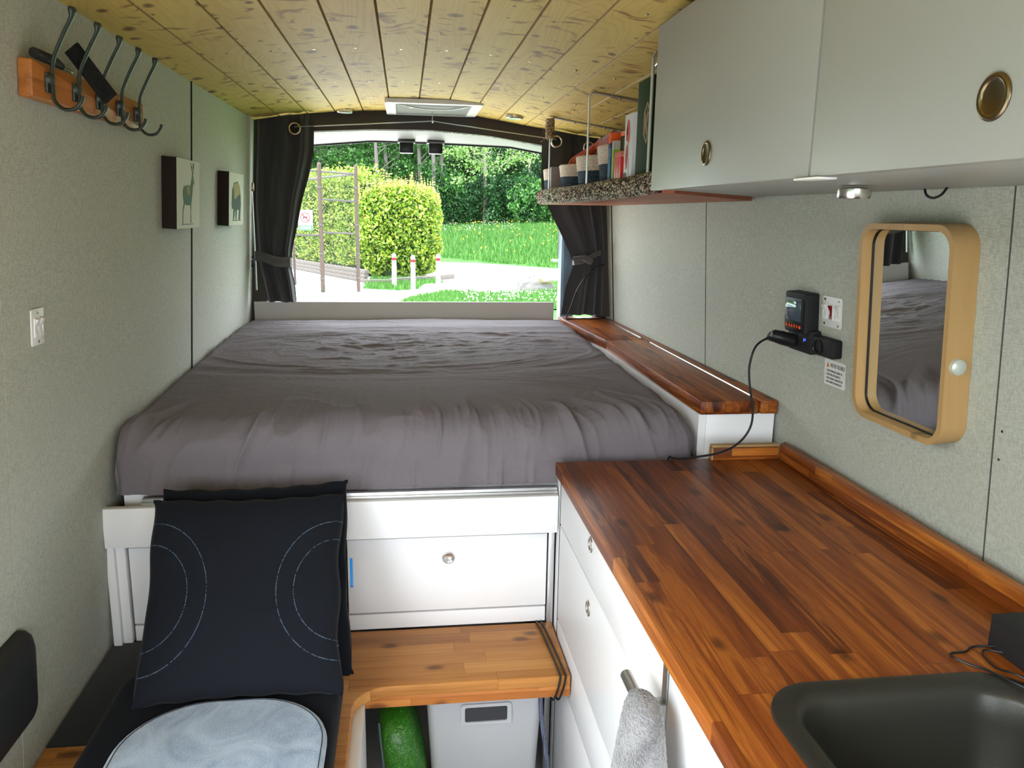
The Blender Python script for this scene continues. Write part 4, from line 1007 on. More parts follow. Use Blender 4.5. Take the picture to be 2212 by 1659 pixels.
def deer(p):
    b = [(-.062, -.002), (-.060, .012), (-.048, .022), (-.030, .022), (-.010, .026), (.010, .022), (.022, .030), (.030, .046), (.036, .056), (.044, .056), (.050, .046), (.058, .034), (.056, .028), (.047, .030), (.040, .012), (.034, -.008), (.026, -.025), (.020, -.028), (.0, -.030), (-.030, -.030), (-.040, -.026), (-.052, -.026)]
    MB().prism(b, .0391, .0396).build('deer_body', INK1, p)
    MB().prism([(-.028, .020), (-.008, .0245), (.008, .020), (.012, .004), (-.004, -.004), (-.020, .004)], .0397, .0399).build('deer_patch', INK2, p)
    m = MB()
    for q in ([(-.052, -.022), (-.040, -.024), (-.058, -.044), (-.060, -.050), (-.060, -.082), (-.067, -.082), (-.066, -.046)], [(.014, -.024), (.026, -.022), (.022, -.050), (.026, -.078), (.018, -.078), (.017, -.050)]): m.prism(q, .0391, .0395)
    m.box(-.075, .045, -.083, -.081, .0391, .0393); m.build('deer_legs', INK1, p)
    m = MB()
    for q in ([(.040, .055), (.030, .070), (.020, .082), (.018, .088)], [(.042, .055), (.048, .070), (.054, .080), (.053, .088)], [(.046, .066), (.044, .078), (.043, .086)], [(.032, .067), (.030, .078)]):
        m.tube([(a, b_, .0394) for a, b_ in q], .0009, 5)
    m.build('antlers', INK1, p)
def bear(p):
    b = [(-.075, .045), (-.062, .030), (-.058, .035), (-.052, .055), (-.020, .060), (.020, .062), (.052, .045), (.070, .015), (.078, -.02), (.070, -.035), (-.055, -.040), (-.060, -.030), (-.078, -.036), (-.085, -.020), (-.080, .01)]
    MB().prism(b, .0391, .0396).build('bear_body', INK3, p)
    MB().prism([(-.050, .052), (-.020, .057), (.020, .059), (.048, .042), (.060, .020), (.010, .012), (-.020, .0), (-.045, .005)], .0397, .0399).build('bear_patch', INK2, p)
    m = MB()
    for q in ([(-.055, -.035), (-.025, -.035), (-.035, -.062), (-.045, -.072), (-.060, -.074)], [(-.020, -.035), (.008, -.035), (.0, -.072), (-.015, -.074)], [(.040, -.03), (.075, -.03), (.066, -.072), (.035, -.074)]): m.prism(q, .0391, .0395)
    m.box(-.065, .080, -.0755, -.073, .0391, .0393); m.build('bear_legs', INK3, p)
picture('square canvas with green deer silhouette, the nearer left wall picture', 2.400, 1.521, .240, .188, deer)
picture('square canvas with dark bear silhouette, nearest the rear curtain', 3.055, 1.517, .250, .184, bear)
ls = wall_thing('light_switch', 'white double rocker light switch on the left wall below rack', 'switch', 'L', 1.515, 1.269)
MB().prism(rrect(-.025, .025, -.033, .033, .004), 0, .003, 'z', .001).build('plate', M['white_ply'], ls)
for x in (-.009, .009): rocker(ls, x, 0, .011, .030, M['white_ply'])
for y in (-.026, .026): MB().lathe([(0, .004), (.003, .0036), (.0034, .003)], (0, y, 0), 12).build('screw', M['chrome'], ls)
l2 = wall_thing('light_switch', 'small white switch beside black socket behind the left curtain edge', 'switch', 'L', 3.545, 1.262)
MB().prism(rrect(-.018, .012, -.032, .032, .003), 0, .003, 'z', .001).build('plate', M['white_ply'], l2); rocker(l2, -.003, 0, .010, .03, M['white_ply'])
MB().box(.013, .034, -.022, .022, 0, .016, .003).build('black_socket', M['black'], l2)
cv = wall_thing('wall_pad', 'dark grey rounded plastic cover at bottom of the left wall', 'cover', 'L', 1.275, .660)
m = MB()
prof = [(0, 0), (.0, .010), (.005, .020), (.018, .029), (.045, .034)]; loops = []
for ins, z in prof: loops.append([(x, y, z) for x, y in rrect(-.135+ins, .135-ins, -.088+ins*.8, .088-ins*.8, max(.008, .03-ins*.3), 6)])
n = len(loops[0]); m._add([p for l in loops for p in l], [[i*n+j, i*n+(j+1) % n, (i+1)*n+(j+1) % n, (i+1)*n+j] for i in range(len(loops)-1) for j in range(n)]+[[(len(loops)-1)*n+j for j in range(n)]])
m.build('shell', plain('dark grey moulded plastic', (.022, .023, .025), .55, bump=.3, bscale=700), cv, ang=60)
# ---------------------------------------------------------------- bench
bn = thing('bench', 'L shaped honey wood bench with rounded inner corner', 'bench', (-.3, 1.5, 0))
pts = [(.361, 1.602), (.361, 1.849), (-.700, 1.849), (-.702, .55), (-.122, .55), (-.121, 1.500)]
cx, cy, r = -.046, 1.527, .075
for i in range(0, 13):
    a = PI-(PI/2)*i/12; pts.append((cx+r*math.cos(a), cy+r*math.sin(a)))
m = MB().prism(pts, .430, .457, 'z', .004, seg=3); m.build('seat_board', M['bench'], bn)
m = MB().box(-.10, .361, 1.606, 1.626, .402, .4298, .0015); m.build('apron', M['apron'], bn)
m = MB().box(-.124, -.100, .55, 1.605, 0, .4298, .001); m.build('side_panel', M['white'], bn)
m = MB().box(-.70, -.125, 1.83, 1.845, 0, .429); m.build('shade_toned_rear_panel', M['interior'], bn)
bc = thing('bungee_cord', 'doubled black elastic cord looped around right end of bench', 'cord', (.34, 1.72, .40))
m = MB()
for dx in (0, .012):
    x = .327+dx; m.tube(spline([(x-.006, 1.8485, .4605), (x, 1.78, .4607), (x+.006, 1.68, .4607), (x+.009, 1.606, .4607), (x+.009, 1.598, .452), (x+.005, 1.597, .43), (x-.003, 1.600, .402), (x-.008, 1.606, .398), (x-.008, 1.62, .399)], 6), .0026, 8)
m.build('cord', M['black'], bc)
# things below the bench
bi = thing('storage_bin', 'pale grey plastic bin with handle slot under the bench', 'bin', (.18, 1.85, 0))
def binf():
    m = MB(); lo = rrect(.055, .303, 1.72, 2.0, .02, 4); hi = rrect(.036, .319, 1.70, 2.02, .022, 4); n = len(lo)
    vs = [(x, y, .02) for x, y in lo]+[(x, y, .375) for x, y in hi]+[(x, y, .375) for x, y in rrect(.042, .313, 1.706, 2.014, .018, 4)]+[(x, y, .04) for x, y in rrect(.06, .298, 1.725, 1.99, .018, 4)]
    fs = [[i*n+j, i*n+(j+1) % n, (i+1)*n+(j+1) % n, (i+1)*n+j] for i in range(3) for j in range(n)]+[list(range(n))[::-1], [3*n+j for j in range(n)]]
    m._add(vs, fs); return m
BINM = plain('pale grey bin plastic', (.50, .51, .53), .45, var=.02)
binf().build('tub', BINM, bi)
MB().ring(rrect(.118, .240, .280, .335, .008), rrect(.128, .230, .288, .327, .005), 1.696, 1.703, 'y').build('handle_rim', BINM, bi)
MB().prism(rrect(.128, .230, .288, .327, .005), 1.6995, 1.7035, 'y').build('handle_slot', plain('dark grey recess', (.05, .05, .055), .8), bi)

gbag = thing('green_bag', 'shiny green zipped bag lying under the bench beside bin', 'bag', (-.03, 1.75, 0))
m = MB()
def bag(u, v):
    a = 2*PI*u; e = PI*(v-.5); c = math.copysign(abs(math.cos(e))**.6, math.cos(e)); s = math.copysign(abs(math.sin(e))**.7, math.sin(e))
    ca = math.copysign(abs(math.cos(a))**.7, math.cos(a)); sa = math.copysign(abs(math.sin(a))**.7, math.sin(a))
    x = .052*c*ca; y = .10*c*sa; z = .16*s
    nn = float(fbm(np.array(y*20+3), np.array(z*20), 3, 9))-.5
    x += .012*nn; return (-.018+x-.16*(z-.02)*.9, 1.76+y+.15*z*0, .155+z)
m.grid(bag, 60, 40)
T = NT('shiny green nylon'); v_ = T.obj(); fl = T.noise(v_, 120, 1, .5, 4.0); T.set(T.mix(T.mapr(fl, .60, .63), (.018, .15, .006, 1), (.20, .45, .08, 1)), .35, 0, .5); T.bump(T.noise(v_, 14, 4), .6, .02)
m.build('shell', T.m, gbag)
m = MB(); m.tube(spline([(-.075, 1.70, .30), (-.068, 1.672, .24), (-.060, 1.660, .18), (-.045, 1.655, .12), (-.02, 1.66, .06), (.0, 1.67, .03)], 6), .0028, 6); m.build('zip', plain('grey zip piping', (.08, .12, .14), .5), gbag)
m = MB(); m.tube(spline([(.300, 1.640, .4298), (.300, 1.638, .36), (.306, 1.63, .30), (.316, 1.62, .22), (.321, 1.61, .12), (.318, 1.60, .02)], 8), .0052, 10)
T = NT('blue black braided rope'); v_ = T.obj(); X_ = T.xyz(v_); ck = T.node('ShaderNodeTexChecker'); T.link(T.comb(T.math('ADD', X_[0], X_[2]), T.math('SUBTRACT', X_[0], X_[2]), X_[1]), ck.inputs[0]); ck.inputs['Scale'].default_value = 260; ck.inputs[1].default_value = (.02, .025, .06, 1); ck.inputs[2].default_value = (.16, .18, .26, 1); T.set(ck.outputs[0], .8)
tag(m.build('rope', T.m), 'braided dark blue rope hanging beside the bin under bench', 'rope')
# ---------------------------------------------------------------- cushions
def cushion_mesh(w, h, t, sag=.0, seed=1, n=70, wr=.006, pts=1.0):
    """pillow lying in the local xy plane, front +z"""
    m = MB()
    for s in (1, -1):
        def f(u, v):
            x = (u-.5)*2; y = (v-.5)*2
            ex = 1-.045*(1-y*y)*1.0; ey = 1-.040*(1-x*x)
            th = (max(0, 1-abs(x)**3.2)*max(0, 1-abs(y)**3.2))**.48
            nn = float(fbm(np.array(x*2.4+seed), np.array(y*2.4), 3, seed))-.5
            ed = float(ridge(np.array(x*7+seed*3), np.array(y*7), seed+4, 2, 3))-.3
            edge = max(abs(x), abs(y))**4
            rip = .0022*math.sin(7*y+seed)+.0016*math.sin(17*x+seed*2+9*y)
            z = s*t/2*th*(1+.25*nn)+s*wr*ed*edge*th
            return (x*w/2*ex+rip*abs(x)**8*(abs(y) < .97), y*h/2*ey+rip*abs(y)**8*(abs(x) < .97), z)
        m.grid(f, n, n)
    return m
p1 = thing('cushion', 'navy square cushion with stitched arcs leaning against the white rail', 'cushion', (-.336, 1.574, .705), 'navy cushions stacked on the bench', rot=(math.radians(54), math.radians(0), math.radians(1)), local=True)
cushion_mesh(.398, .415, .085, seed=2).build('cover', M['navy'], p1, ang=70)
p2 = thing('cushion', 'plain navy cushion mostly hidden behind the stitched one', 'cushion', (-.324, 1.642, .704), 'navy cushions stacked on the bench', rot=(math.radians(57), math.radians(0), math.radians(4.5)), local=True)
cushion_mesh(.395, .420, .07, seed=5).build('cover', M['navy_plain'], p2, ang=70)
MB().box(.196, .202, -.03, .03, -.012, .012, .001).build('blue_tag', plain('bright blue tag', (.01, .22, .65), .5), p2)
m = MB()
for y in (-.12, -.06, .12): MB().tube([(.188, y, .0), (.188, y+.009, .001)], .0018, 8).build('button', M['white_ply'], p1)
tag(MB().prism([(-.698, 1.462), (-.40, 1.462), (-.40, 1.846), (-.700, 1.846)], .4575, .462, 'z', .001).build('seat_mat', M['blackcloth']), 'thin black mat covering bench corner by left wall', 'mat')
def slab_cushion(name, x0, x1, y0, y1, z0, z1, r, b, mat, label, cat, seedn=3, amp=.004):
    prof = [(b, 0), (b*.3, .15), (0, .4), (0, .6), (b*.15, .82), (b*.6, .96), (b*1.4, 1.0)]
    m = MB(); loops = []
    for ins, f in prof: loops.append([(x, y, z0+(z1-z0)*f) for x, y in rrect(x0+ins, x1-ins, y0+ins, y1-ins, max(.01, r-ins), 12)])
    n = len(loops[0])
    for k in range(1, 16):
        s = 1-k/16; c = ((x0+x1)/2, (y0+y1)/2)
        loops.append([(c[0]+(p[0]-c[0])*s, c[1]+(p[1]-c[1])*s, z1+amp*(float(fbm(np.array(p[0]*s*14), np.array(p[1]*s*14), 3, seedn))-.3)*min(1, k/3)+amp*.6*math.sin(PI*k/32)) for p in loops[6]])
    m._add([p for l in loops for p in l], [[i*n+j, i*n+(j+1) % n, (i+1)*n+(j+1) % n, (i+1)*n+j] for i in range(len(loops)-1) for j in range(n)]+[[(len(loops)-1)*n+j for j in range(n)]])
    return m
sc1 = thing('seat_cushion', 'black padded seat cushion under the pale blue fleece pad', 'cushion', (-.36, 1.25, .4625))
slab_cushion('c', -.585, -.140, .85, 1.60, .4625, .532, .05, .010, None, '', '').build('cover', M['navy_plain'], sc1, ang=70)
m = MB(); m.tube([(x, y, .5275) for x, y in rrect(-.581, -.144, .854, 1.596, .05, 8)], .0018, 6); m.build('piping', M['blackcloth'], sc1)
fp = thing('fleece_pad', 'pale blue fleece seat pad with rounded corners on black cushion', 'pad', (-.33, 1.2, .536))
o = slab_cushion('c', -.520, -.150, .86, 1.445, .536, .552, .15, .007, None, '', '', 8, .007).build('cover', M['fleece'], fp, ang=70)
m = MB(); q = rrect(-.512, -.158, .868, 1.437, .143, 10); m.tube([(x, y, .5525) for x, y in q]+[(q[0][0], q[0][1], .5525)], .0009, 5); m.build('edge_stitching', plain('dark blue stitching', (.03, .04, .06), .8), fp)
# ---------------------------------------------------------------- outdoors
GZ = -.65
def hill(x, y):
    # field climbs behind the path
    e = y-(36.5-.55*(x-1)) if x > -30 else y-40
    e = max(0, e); z = 1.9*(1-math.exp(-e/26.0))+.35*math.exp(-((x-14)/9)**2)*min(1, e/10)
    return GZ+z
m = MB(); m.grid(lambda u, v: (-60+140*u, -40+150*v, hill(-60+140*u, -40+150*v)-.02), 90, 90)
g_ = m.build('meadow_ground', M['grass'], keep=True); g_['kind'] = 'structure'
m = MB(); m._add([(x, y, GZ+.0) for x, y in ((-30, -30), (30, -30), (30, 2.5), (.5, 3), (1.0, 18.5), (14, 18.5), (30, 20), (30, 24), (9.5, 29.0), (6.2, 31.6), (.9, 37.6), (-6, 45), (-30, 45))], [list(range(13))])
pg = m.build('gravel_path', M['gravel'], keep=True); pg['kind'] = 'structure'
def flatpatch(name, pts, mat, z, lab=None):
    m = MB(); m._add([(x, y, z) for x, y in pts], [list(range(len(pts)))]); o = m.build(name, mat, keep=True); o['kind'] = 'structure'; return o
flatpatch('court_surface', [(-8, 18.2), (-1.35, 22.0), (-1.55, 22.6), (-3.4, 26.3), (-8, 34), (-14, 34), (-14, 14)], M['court'], GZ+.008)
tb_pts = [(.15, 20.6), (1.1, 22.2), (2.4, 21.8), (3.4, 21.9), (4.3, 22.4), (4.5, 25.2), (5.5, 26.2), (9, 25.5), (9, 18), (1.5, 18), (-.2, 19.4)]
flatpatch('grass_verge', tb_pts, M['grass'], GZ+.012)
flatpatch('bollard_verge', [(-1.2, 22.9), (-.2, 22.4), (.35, 22.8), (.55, 24.4), (1.2, 25.0), (.6, 26.4), (-1.1, 26.3)], M['grass'], GZ+.012)
def tufts(name, area, n, h, zf, label, seed):
    rs = random.Random(seed); m = MB(); xs = [p[0] for p in area]; ys = [p[1] for p in area]
    def inside(x, y):
        c = False; j = len(area)-1
        for i in range(len(area)):
            a, b = area[i], area[j]
            if (a[1] > y) != (b[1] > y) and x < (b[0]-a[0])*(y-a[1])/(b[1]-a[1])+a[0]: c = not c
            j = i
        return c
    k = 0; vs = []; fs = []
    while k < n:
        x = rs.uniform(min(xs), max(xs)); y = rs.uniform(min(ys), max(ys))
        if not inside(x, y): continue
        k += 1; a = rs.uniform(0, PI); z = zf(x, y); hh = h*rs.uniform(.4, 1.2); w = hh*.12; lx = rs.uniform(-.4, .4)*hh; ly = rs.uniform(-.4, .4)*hh
        b = len(vs); vs += [(x-w*math.cos(a), y-w*math.sin(a), z), (x+w*math.cos(a), y+w*math.sin(a), z), (x+lx, y+ly, z+hh)]; fs.append([b, b+1, b+2])
    me = bpy.data.meshes.new(name); me.from_pydata(vs, [], fs); me.materials.append(M['blade']); o = bpy.data.objects.new(name, me); C.objects.link(o)
    tag(o, label, 'grass', kind='stuff'); return o
tufts('grass', tb_pts, 26000, .12, lambda x, y: GZ+.01, 'rough grass verge in foreground beyond the rear board', 1)
tufts('grass', [(-1.2, 22.9), (-.2, 22.4), (.35, 22.8), (.55, 24.4), (1.2, 25.0), (.6, 26.4), (-1.1, 26.3)], 3500, .13, lambda x, y: GZ+.01, 'thin grass growing around the white bollards', 2)
tufts('grass', [(.2, 39.0), (6.2, 32.4), (11, 29), (24, 31), (30, 66), (-6, 66), (-3, 46)], 90000, .30, lambda x, y: hill(x, y)-.02, 'tall green grass of the meadow rising to the trees', 3)
def flowers(name, n, mat, label, seed, area, r, zf):
    rs = random.Random(seed); vs = []; fs = []
    for i in range(n):
        x0, x1, y0, y1 = area[i % len(area)]; x = rs.uniform(x0, x1); y = rs.uniform(y0, y1); z = zf(x, y)
        b = len(vs)
        for k in range(6): vs.append((x+r*math.cos(k*PI/3), y+r*.3*math.sin(k*PI/3), z+r*.9*math.sin(k*PI/3)))
        fs.append([b+k for k in range(6)])
    me = bpy.data.meshes.new(name); me.from_pydata(vs, [], fs); me.materials.append(mat); o = bpy.data.objects.new(name, me); C.objects.link(o); tag(o, label, 'flowers', kind='stuff')
flowers('daisies', 450, M['daisy'], 'white daisies scattered over the verge and meadow', 4, [(1.2, 6, 18.6, 21.8), (1.5, 5, 19, 21.2), (.5, 7, 48, 58)], .015, lambda x, y: (GZ+.12 if y < 30 else hill(x, y)+.28))
flowers('buttercups', 150, M['buttercup'], 'yellow buttercups along the top of the meadow', 5, [(2, 9, 55, 63), (3, 13, 36, 52)], .035, lambda x, y: hill(x, y)+.30)
def leaves(m, pts, size, seed, mi=0, up=.3):
    rs = np.random.RandomState(seed); n = len(pts)
    d = rs.normal(size=(n, 3)); d[:, 2] += up; d /= np.linalg.norm(d, axis=1)[:, None]
    e = np.cross(d, rs.normal(size=(n, 3))); e /= np.linalg.norm(e, axis=1)[:, None]
    s = size*rs.uniform(.6, 1.35, (n, 1)); P = np.asarray(pts)
    a = P-e*s*.5; b = P+d*s*.28; c = P+e*s*.5; q = P-d*s*.28
    V = np.stack([a, b, c, q], 1).reshape(-1, 3); F = (np.arange(n)[:, None]*4+np.arange(4)).tolist()
    return V, F
def leafobj(name, P, size, seed, mat, parent=None, up=.3):
    V, F = leaves(None, P, size, seed, up=up); me = bpy.data.meshes.new(name); me.from_pydata(V.tolist(), [], F); me.materials.append(mat)
    o = bpy.data.objects.new(name, me); C.objects.link(o)
    if parent is not None: o.parent = parent
    return o
def superell(n, c, r, p, rs, shell=.2):
    d = rs.normal(size=(n, 3)); d /= (np.abs(d)**p).sum(1)[:, None]**(1/p); k = 1-shell*rs.rand(n, 1)**1.6
    bumps = 1+.07*np.sin(d[:, :1]*9+1)*np.cos(d[:, 2:]*8)
    return np.array(c)+d*k*np.array(r)*bumps
rs = np.random.RandomState(3)
bu = thing('round_bush', 'bright yellow green clipped bush beside the fence and bollards', 'bush', (-.2, 27.6, GZ))
P = superell(17000, (0, 0, 1.50), (1.42, 1.2, 1.50), 3.2, rs); P = P[P[:, 2] > .05]
leafobj('leaves', P, .13, 1, M['hedge'], bu)
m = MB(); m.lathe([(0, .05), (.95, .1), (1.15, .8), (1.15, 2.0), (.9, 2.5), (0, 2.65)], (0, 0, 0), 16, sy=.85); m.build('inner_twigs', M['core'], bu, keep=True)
sp_ = []
for i in range(330):
    x = rs.uniform(-1.35, 1.35); y = rs.uniform(-1, .9); h0 = 2.98-.45*(abs(x)/1.4)**3-.1; hh = rs.uniform(.12, .50)*(1.1 if rs.rand() > .6 else .6)
    for t in np.linspace(0, 1, 9): sp_.append((x+.03*rs.randn()*(1-t), y+.03*rs.randn(), h0-.15+(hh+.15)*t))
leafobj('new_shoots', np.array(sp_), .075, 2, M['hedge_tip'], bu, up=1.5)
hg = thing('hedge', 'long green hedge growing behind the chain link fence', 'hedge', (-3.7, 31.2, GZ))
n = 24000; a = rs.rand(n); dirv = np.array([-4.6, 7.4]); nrm = np.array([-7.4, -4.6])/np.hypot(7.4, 4.6)*-1
off = rs.rand(n)**2*1.2; z = rs.rand(n)*2.95; topm = rs.rand(n) < .18; z[topm] = 2.95+.15*rs.randn(topm.sum()); off[topm] = rs.rand(topm.sum())*1.2
bx0 = np.array([-1.45, 27.2]); XY = bx0+a[:, None]*dirv+off[:, None]*np.array([.85, .53])*1
P = np.stack([XY[:, 0]+3.7-.15+.05*np.sin(a*40), XY[:, 1]-31.2, z+.35], 1)
leafobj('leaves', P, .12, 4, M['hedge'], hg)
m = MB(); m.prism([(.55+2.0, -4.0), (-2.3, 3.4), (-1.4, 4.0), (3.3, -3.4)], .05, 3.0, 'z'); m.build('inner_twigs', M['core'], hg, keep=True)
rwall = thing('timber_edging', 'low weathered timber planks stacked below the hedge', 'edging', (-2.6, 27.6, GZ))
m = MB(); 
for k in range(3): m.prism([(-1.28+.02*k, 24.9), (-1.15+.02*k, 25.0), (-5.8, 34.2), (-5.95, 34.1)], GZ+.02+.12*k, GZ+.135+.12*k, 'z', .01)
m.build('planks', M['timber'], rwall)
m = MB(); m.box(-1.25, -.30, 24.3, 24.45, GZ, GZ+.14, .015); m.prism([(-.45, 24.5), (.55, 25.4), (.48, 25.52), (-.52, 24.62)], GZ, GZ+.16, 'z', .015); m.prism([(.55, 25.3), (1.6, 26.6), (1.5, 26.7), (.45, 25.4)], GZ+.0, GZ+.15, 'z', .015); m.build('edging_logs', M['timber'], rwall)
# fence
fn = thing('chain_link_fence', 'tall chain link court fence with rusty posts and rails', 'fence', (-1.7, 21.8, GZ))
def fpost(x, y, h, r, mat, cap=True):
    m = MB().tube([(x, y, GZ), (x, y, GZ+h)], r, 12)
    if cap: m.tube([(x, y, GZ+h), (x, y, GZ+h+.03), (x, y, GZ+h+.07)], [r, r*.9, r*.4], 12)
    po = m.build('post', mat, fn)
    if cap:
        for z in (.35, 1.0, 1.75, 2.7): MB().lathe([(r*1.05, z), (r*1.25, z), (r*1.25, z+.05), (r*1.05, z+.05)], (x, y, GZ), 12).build('clamp', M['galv'], po)
fpost(-2.185, 21.75, 3.28, .055, M['rustpost']); fpost(-1.268, 22.0, 3.26, .048, M['rustpost']); fpost(-3.2, 24.0, 1.25, .035, M['brownpost'], False); fpost(-5.2, 21.75, 3.3, .055, M['rustpost'])
m = MB()
for z in (3.12, 2.42, 1.58): m.tube([(-2.185, 21.75, GZ+z+(-.0 if z > 3 else 0)), (-1.268, 22.0, GZ+z-.04)], .026, 8)
for z in (3.14, 2.92, 1.50): m.tube([(-2.185, 21.75, GZ+z), (-5.2, 21.75, GZ+z)], .026, 8)
m.tube([(-1.268, 22.0, GZ+3.08), (-4.5, 34.0, GZ+3.3)], .03, 8)
m.build('rail', M['galv'], fn)
def chain(x0, y0, x1, y1, z0, z1, p=.085, r=.0035):
    L = math.hypot(x1-x0, y1-y0); H = z1-z0; vs = []; fs = []; ux, uy = (x1-x0)/L, (y1-y0)/L
    def seg(s0, a0, s1, a1):
        b = len(vs); d = Vector((s1-s0, a1-a0)).normalized(); nx, nz = -d.y*r, d.x*r
        for s_, a_ in ((s0, a0), (s1, a1)):
            for k in (-1, 1):
                ss = s_+nx*k; vs.append((x0+ux*ss, y0+uy*ss, z0+a_+nz*k))
            vs.append((x0+ux*s_, y0+uy*s_-r, z0+a_))
        fs.extend([[b, b+1, b+4, b+3], [b+1, b+2, b+5, b+4], [b+2, b, b+3, b+5]])
    c = -H
    while c < L:
        s0, a0 = (c, 0) if c > 0 else (0, -c); s1 = min(L, c+H); a1 = s1-c
        if s1 > s0: seg(s0, a0, s1, a1); seg(L-s0, a0, L-s1, a1)
        c += p
    me = bpy.data.meshes.new('wire_mesh'); me.from_pydata(vs, [], fs); me.materials.append(M['galv'])
    o = bpy.data.objects.new('wire_mesh', me); C.objects.link(o); o.parent = fn; o.location = -WORLDLOC[fn.name]
chain(-2.185, 21.75, -1.268, 22.0, GZ+.08, GZ+3.12); chain(-5.2, 21.75, -2.185, 21.75, GZ+.05, GZ+3.14)
sg = thing('no_dogs_sign', 'white and green no dogs sign hung on the fence', 'sign', (-2.56, 21.66, GZ+1.5))
MB().prism(rrect(-2.75, -2.38, GZ+1.62, GZ+2.14, .03), 21.66, 21.675, 'y').build('panel', M['signwhite'], sg)
MB().box(-2.74, -2.39, 21.652, 21.658, GZ+1.625, GZ+1.745).build('green_band', M['signgreen'], sg)
m = MB()
for k in range(3): m.box(-2.71, -2.42, 21.648, 21.651, GZ+1.65+.03*k, GZ+1.660+.03*k)
m.build('small_print', M['white_ply'], sg)
circ = lambda r, cx=-2.565, cz=GZ+1.95: [(cx+r*math.cos(a), cz+r*math.sin(a)) for a in np.linspace(0, 2*PI, 33)[:-1]]
m = MB().ring(circ(.125), circ(.108), 21.650, 21.658, 'y'); m.prism([(-2.565-.085, GZ+1.95+.07), (-2.565-.07, GZ+1.95+.085), (-2.565+.085, GZ+1.95-.07), (-2.565+.07, GZ+1.95-.085)], 21.652, 21.658, 'y'); m.build('prohibition_ring', M['red'], sg)
c0, z0_ = -2.565, GZ+1.95
m = MB().prism([(c0-.06, z0_-.01), (c0-.055, z0_+.018), (c0+.03, z0_+.020), (c0+.045, z0_+.045), (c0+.065, z0_+.042), (c0+.068, z0_+.028), (c0+.048, z0_+.02), (c0+.04, z0_-.012), (c0+.035, z0_-.045), (c0+.025, z0_-.045), (c0+.022, z0_-.012), (c0-.035, z0_-.012), (c0-.04, z0_-.045), (c0-.052, z0_-.045)], 21.653, 21.659, 'y'); m.build('dog_symbol', M['black'], sg)
s2 = thing('notice_board', 'white notice board on the fence half hidden by left curtain', 'sign', (-2.9, 21.64, GZ+2))
MB().box(-3.25, -2.72, 21.64, 21.66, GZ+2.17, GZ+2.85, .005).build('panel', M['signwhite'], s2)
MB().box(-3.2, -2.80, 21.632, 21.638, GZ+2.25, GZ+2.33).build('teal_print', M['signteal'], s2)
b0 = thing('bollard', 'left white bollard with red band beside the round bush', 'bollard', (-.33, 23.4, GZ), 'white bollards with red bands by the path')
m = MB(); m.tube([(-.33, 23.4, GZ), (-.33, 23.4, GZ+.90)], .062, 14); m.lathe([(.062, .90), (.055, .94), (.03, .965), (0, .97)], (-.33, 23.4, GZ), 14); m.build('post', plain('white painted post', (.82, .82, .82), .6), b0)
MB().lathe([(.0655, .77), (.0655, .85)], (-.33, 23.4, GZ), 14).build('red_band', M['red'], b0)
for lx, ly, lb in ((.20, 22.5, 'middle and nearest white bollard with red band'), (.93, 23.3, 'right white bollard with red band in front of path')):
    c = copy_tree(b0); c.location = (lx, ly, GZ); c['label'] = lb
rk2 = MB()
def rockf(u, v):
    a = 2*PI*u; e = PI/2*v; nn = float(fbm(np.array(math.cos(a)*2+5), np.array(math.sin(a)*2+v*3), 4, 2))-.45
    r = math.cos(e)**.7*(1+.5*nn); return (3.68+.55*r*math.cos(a), 22.75+.5*r*math.sin(a), GZ-.02+.42*math.sin(e)**.9*(1+.3*nn))
rk2.grid(rockf, 40, 16); tag(rk2.build('boulder', M['rock']), 'pale boulder with yellow moss at right of the path', 'rock')
pt = thing('wooden_post', 'brown post on a concrete footing at edge of the meadow', 'post', (6.66, 34.5, GZ))
MB().box(6.56, 6.76, 34.4, 34.6, GZ+.2, GZ+2.9, .01).build('shaft', M['brownpost'], pt); MB().prism([(6.30, 34.2), (7.0, 34.2), (7.0, 34.8), (6.30, 34.8)], GZ-.02, GZ+.22, 'z', .03).build('footing', M['concrete'], pt)
# unseen lot and tree line, added to shape the light entering the van
M['added_asphalt'] = plain('grey added lot surface', (.26, .26, .255), .9, var=.15)
flatpatch('added_lot', [(-14, -30), (14, -30), (14, 2.2), (-14, 2.2)], M['added_asphalt'], GZ+.006)
def lumpy(name, x0, y0, x1, y1, h, seed):
    m = MB(); L = math.hypot(x1-x0, y1-y0); nx, ny = -(y1-y0)/L, (x1-x0)/L
    def f(u, v):
        a = PI*v; n = float(fbm(np.array(u*L*.5+seed), np.array(v*5), 3, seed))
        d = math.cos(a)*1.6; return (x0+(x1-x0)*u+nx*d*(.7+.6*n), y0+(y1-y0)*u+ny*d*(.7+.6*n), GZ+h*math.sin(a)**.35*(.75+.5*n))
    m.grid(f, 60, 16); o = m.build(name, plain('added dark leafy screen %d' % seed, (.035, .075, .02), .95, var=.4, bump=1.0, bscale=8), keep=True); o['kind'] = 'structure'
lumpy('added_tree_line', -13, -22, -13, 12, 4.6, 21)  # unseen screen, added to darken the low horizon outside the side door
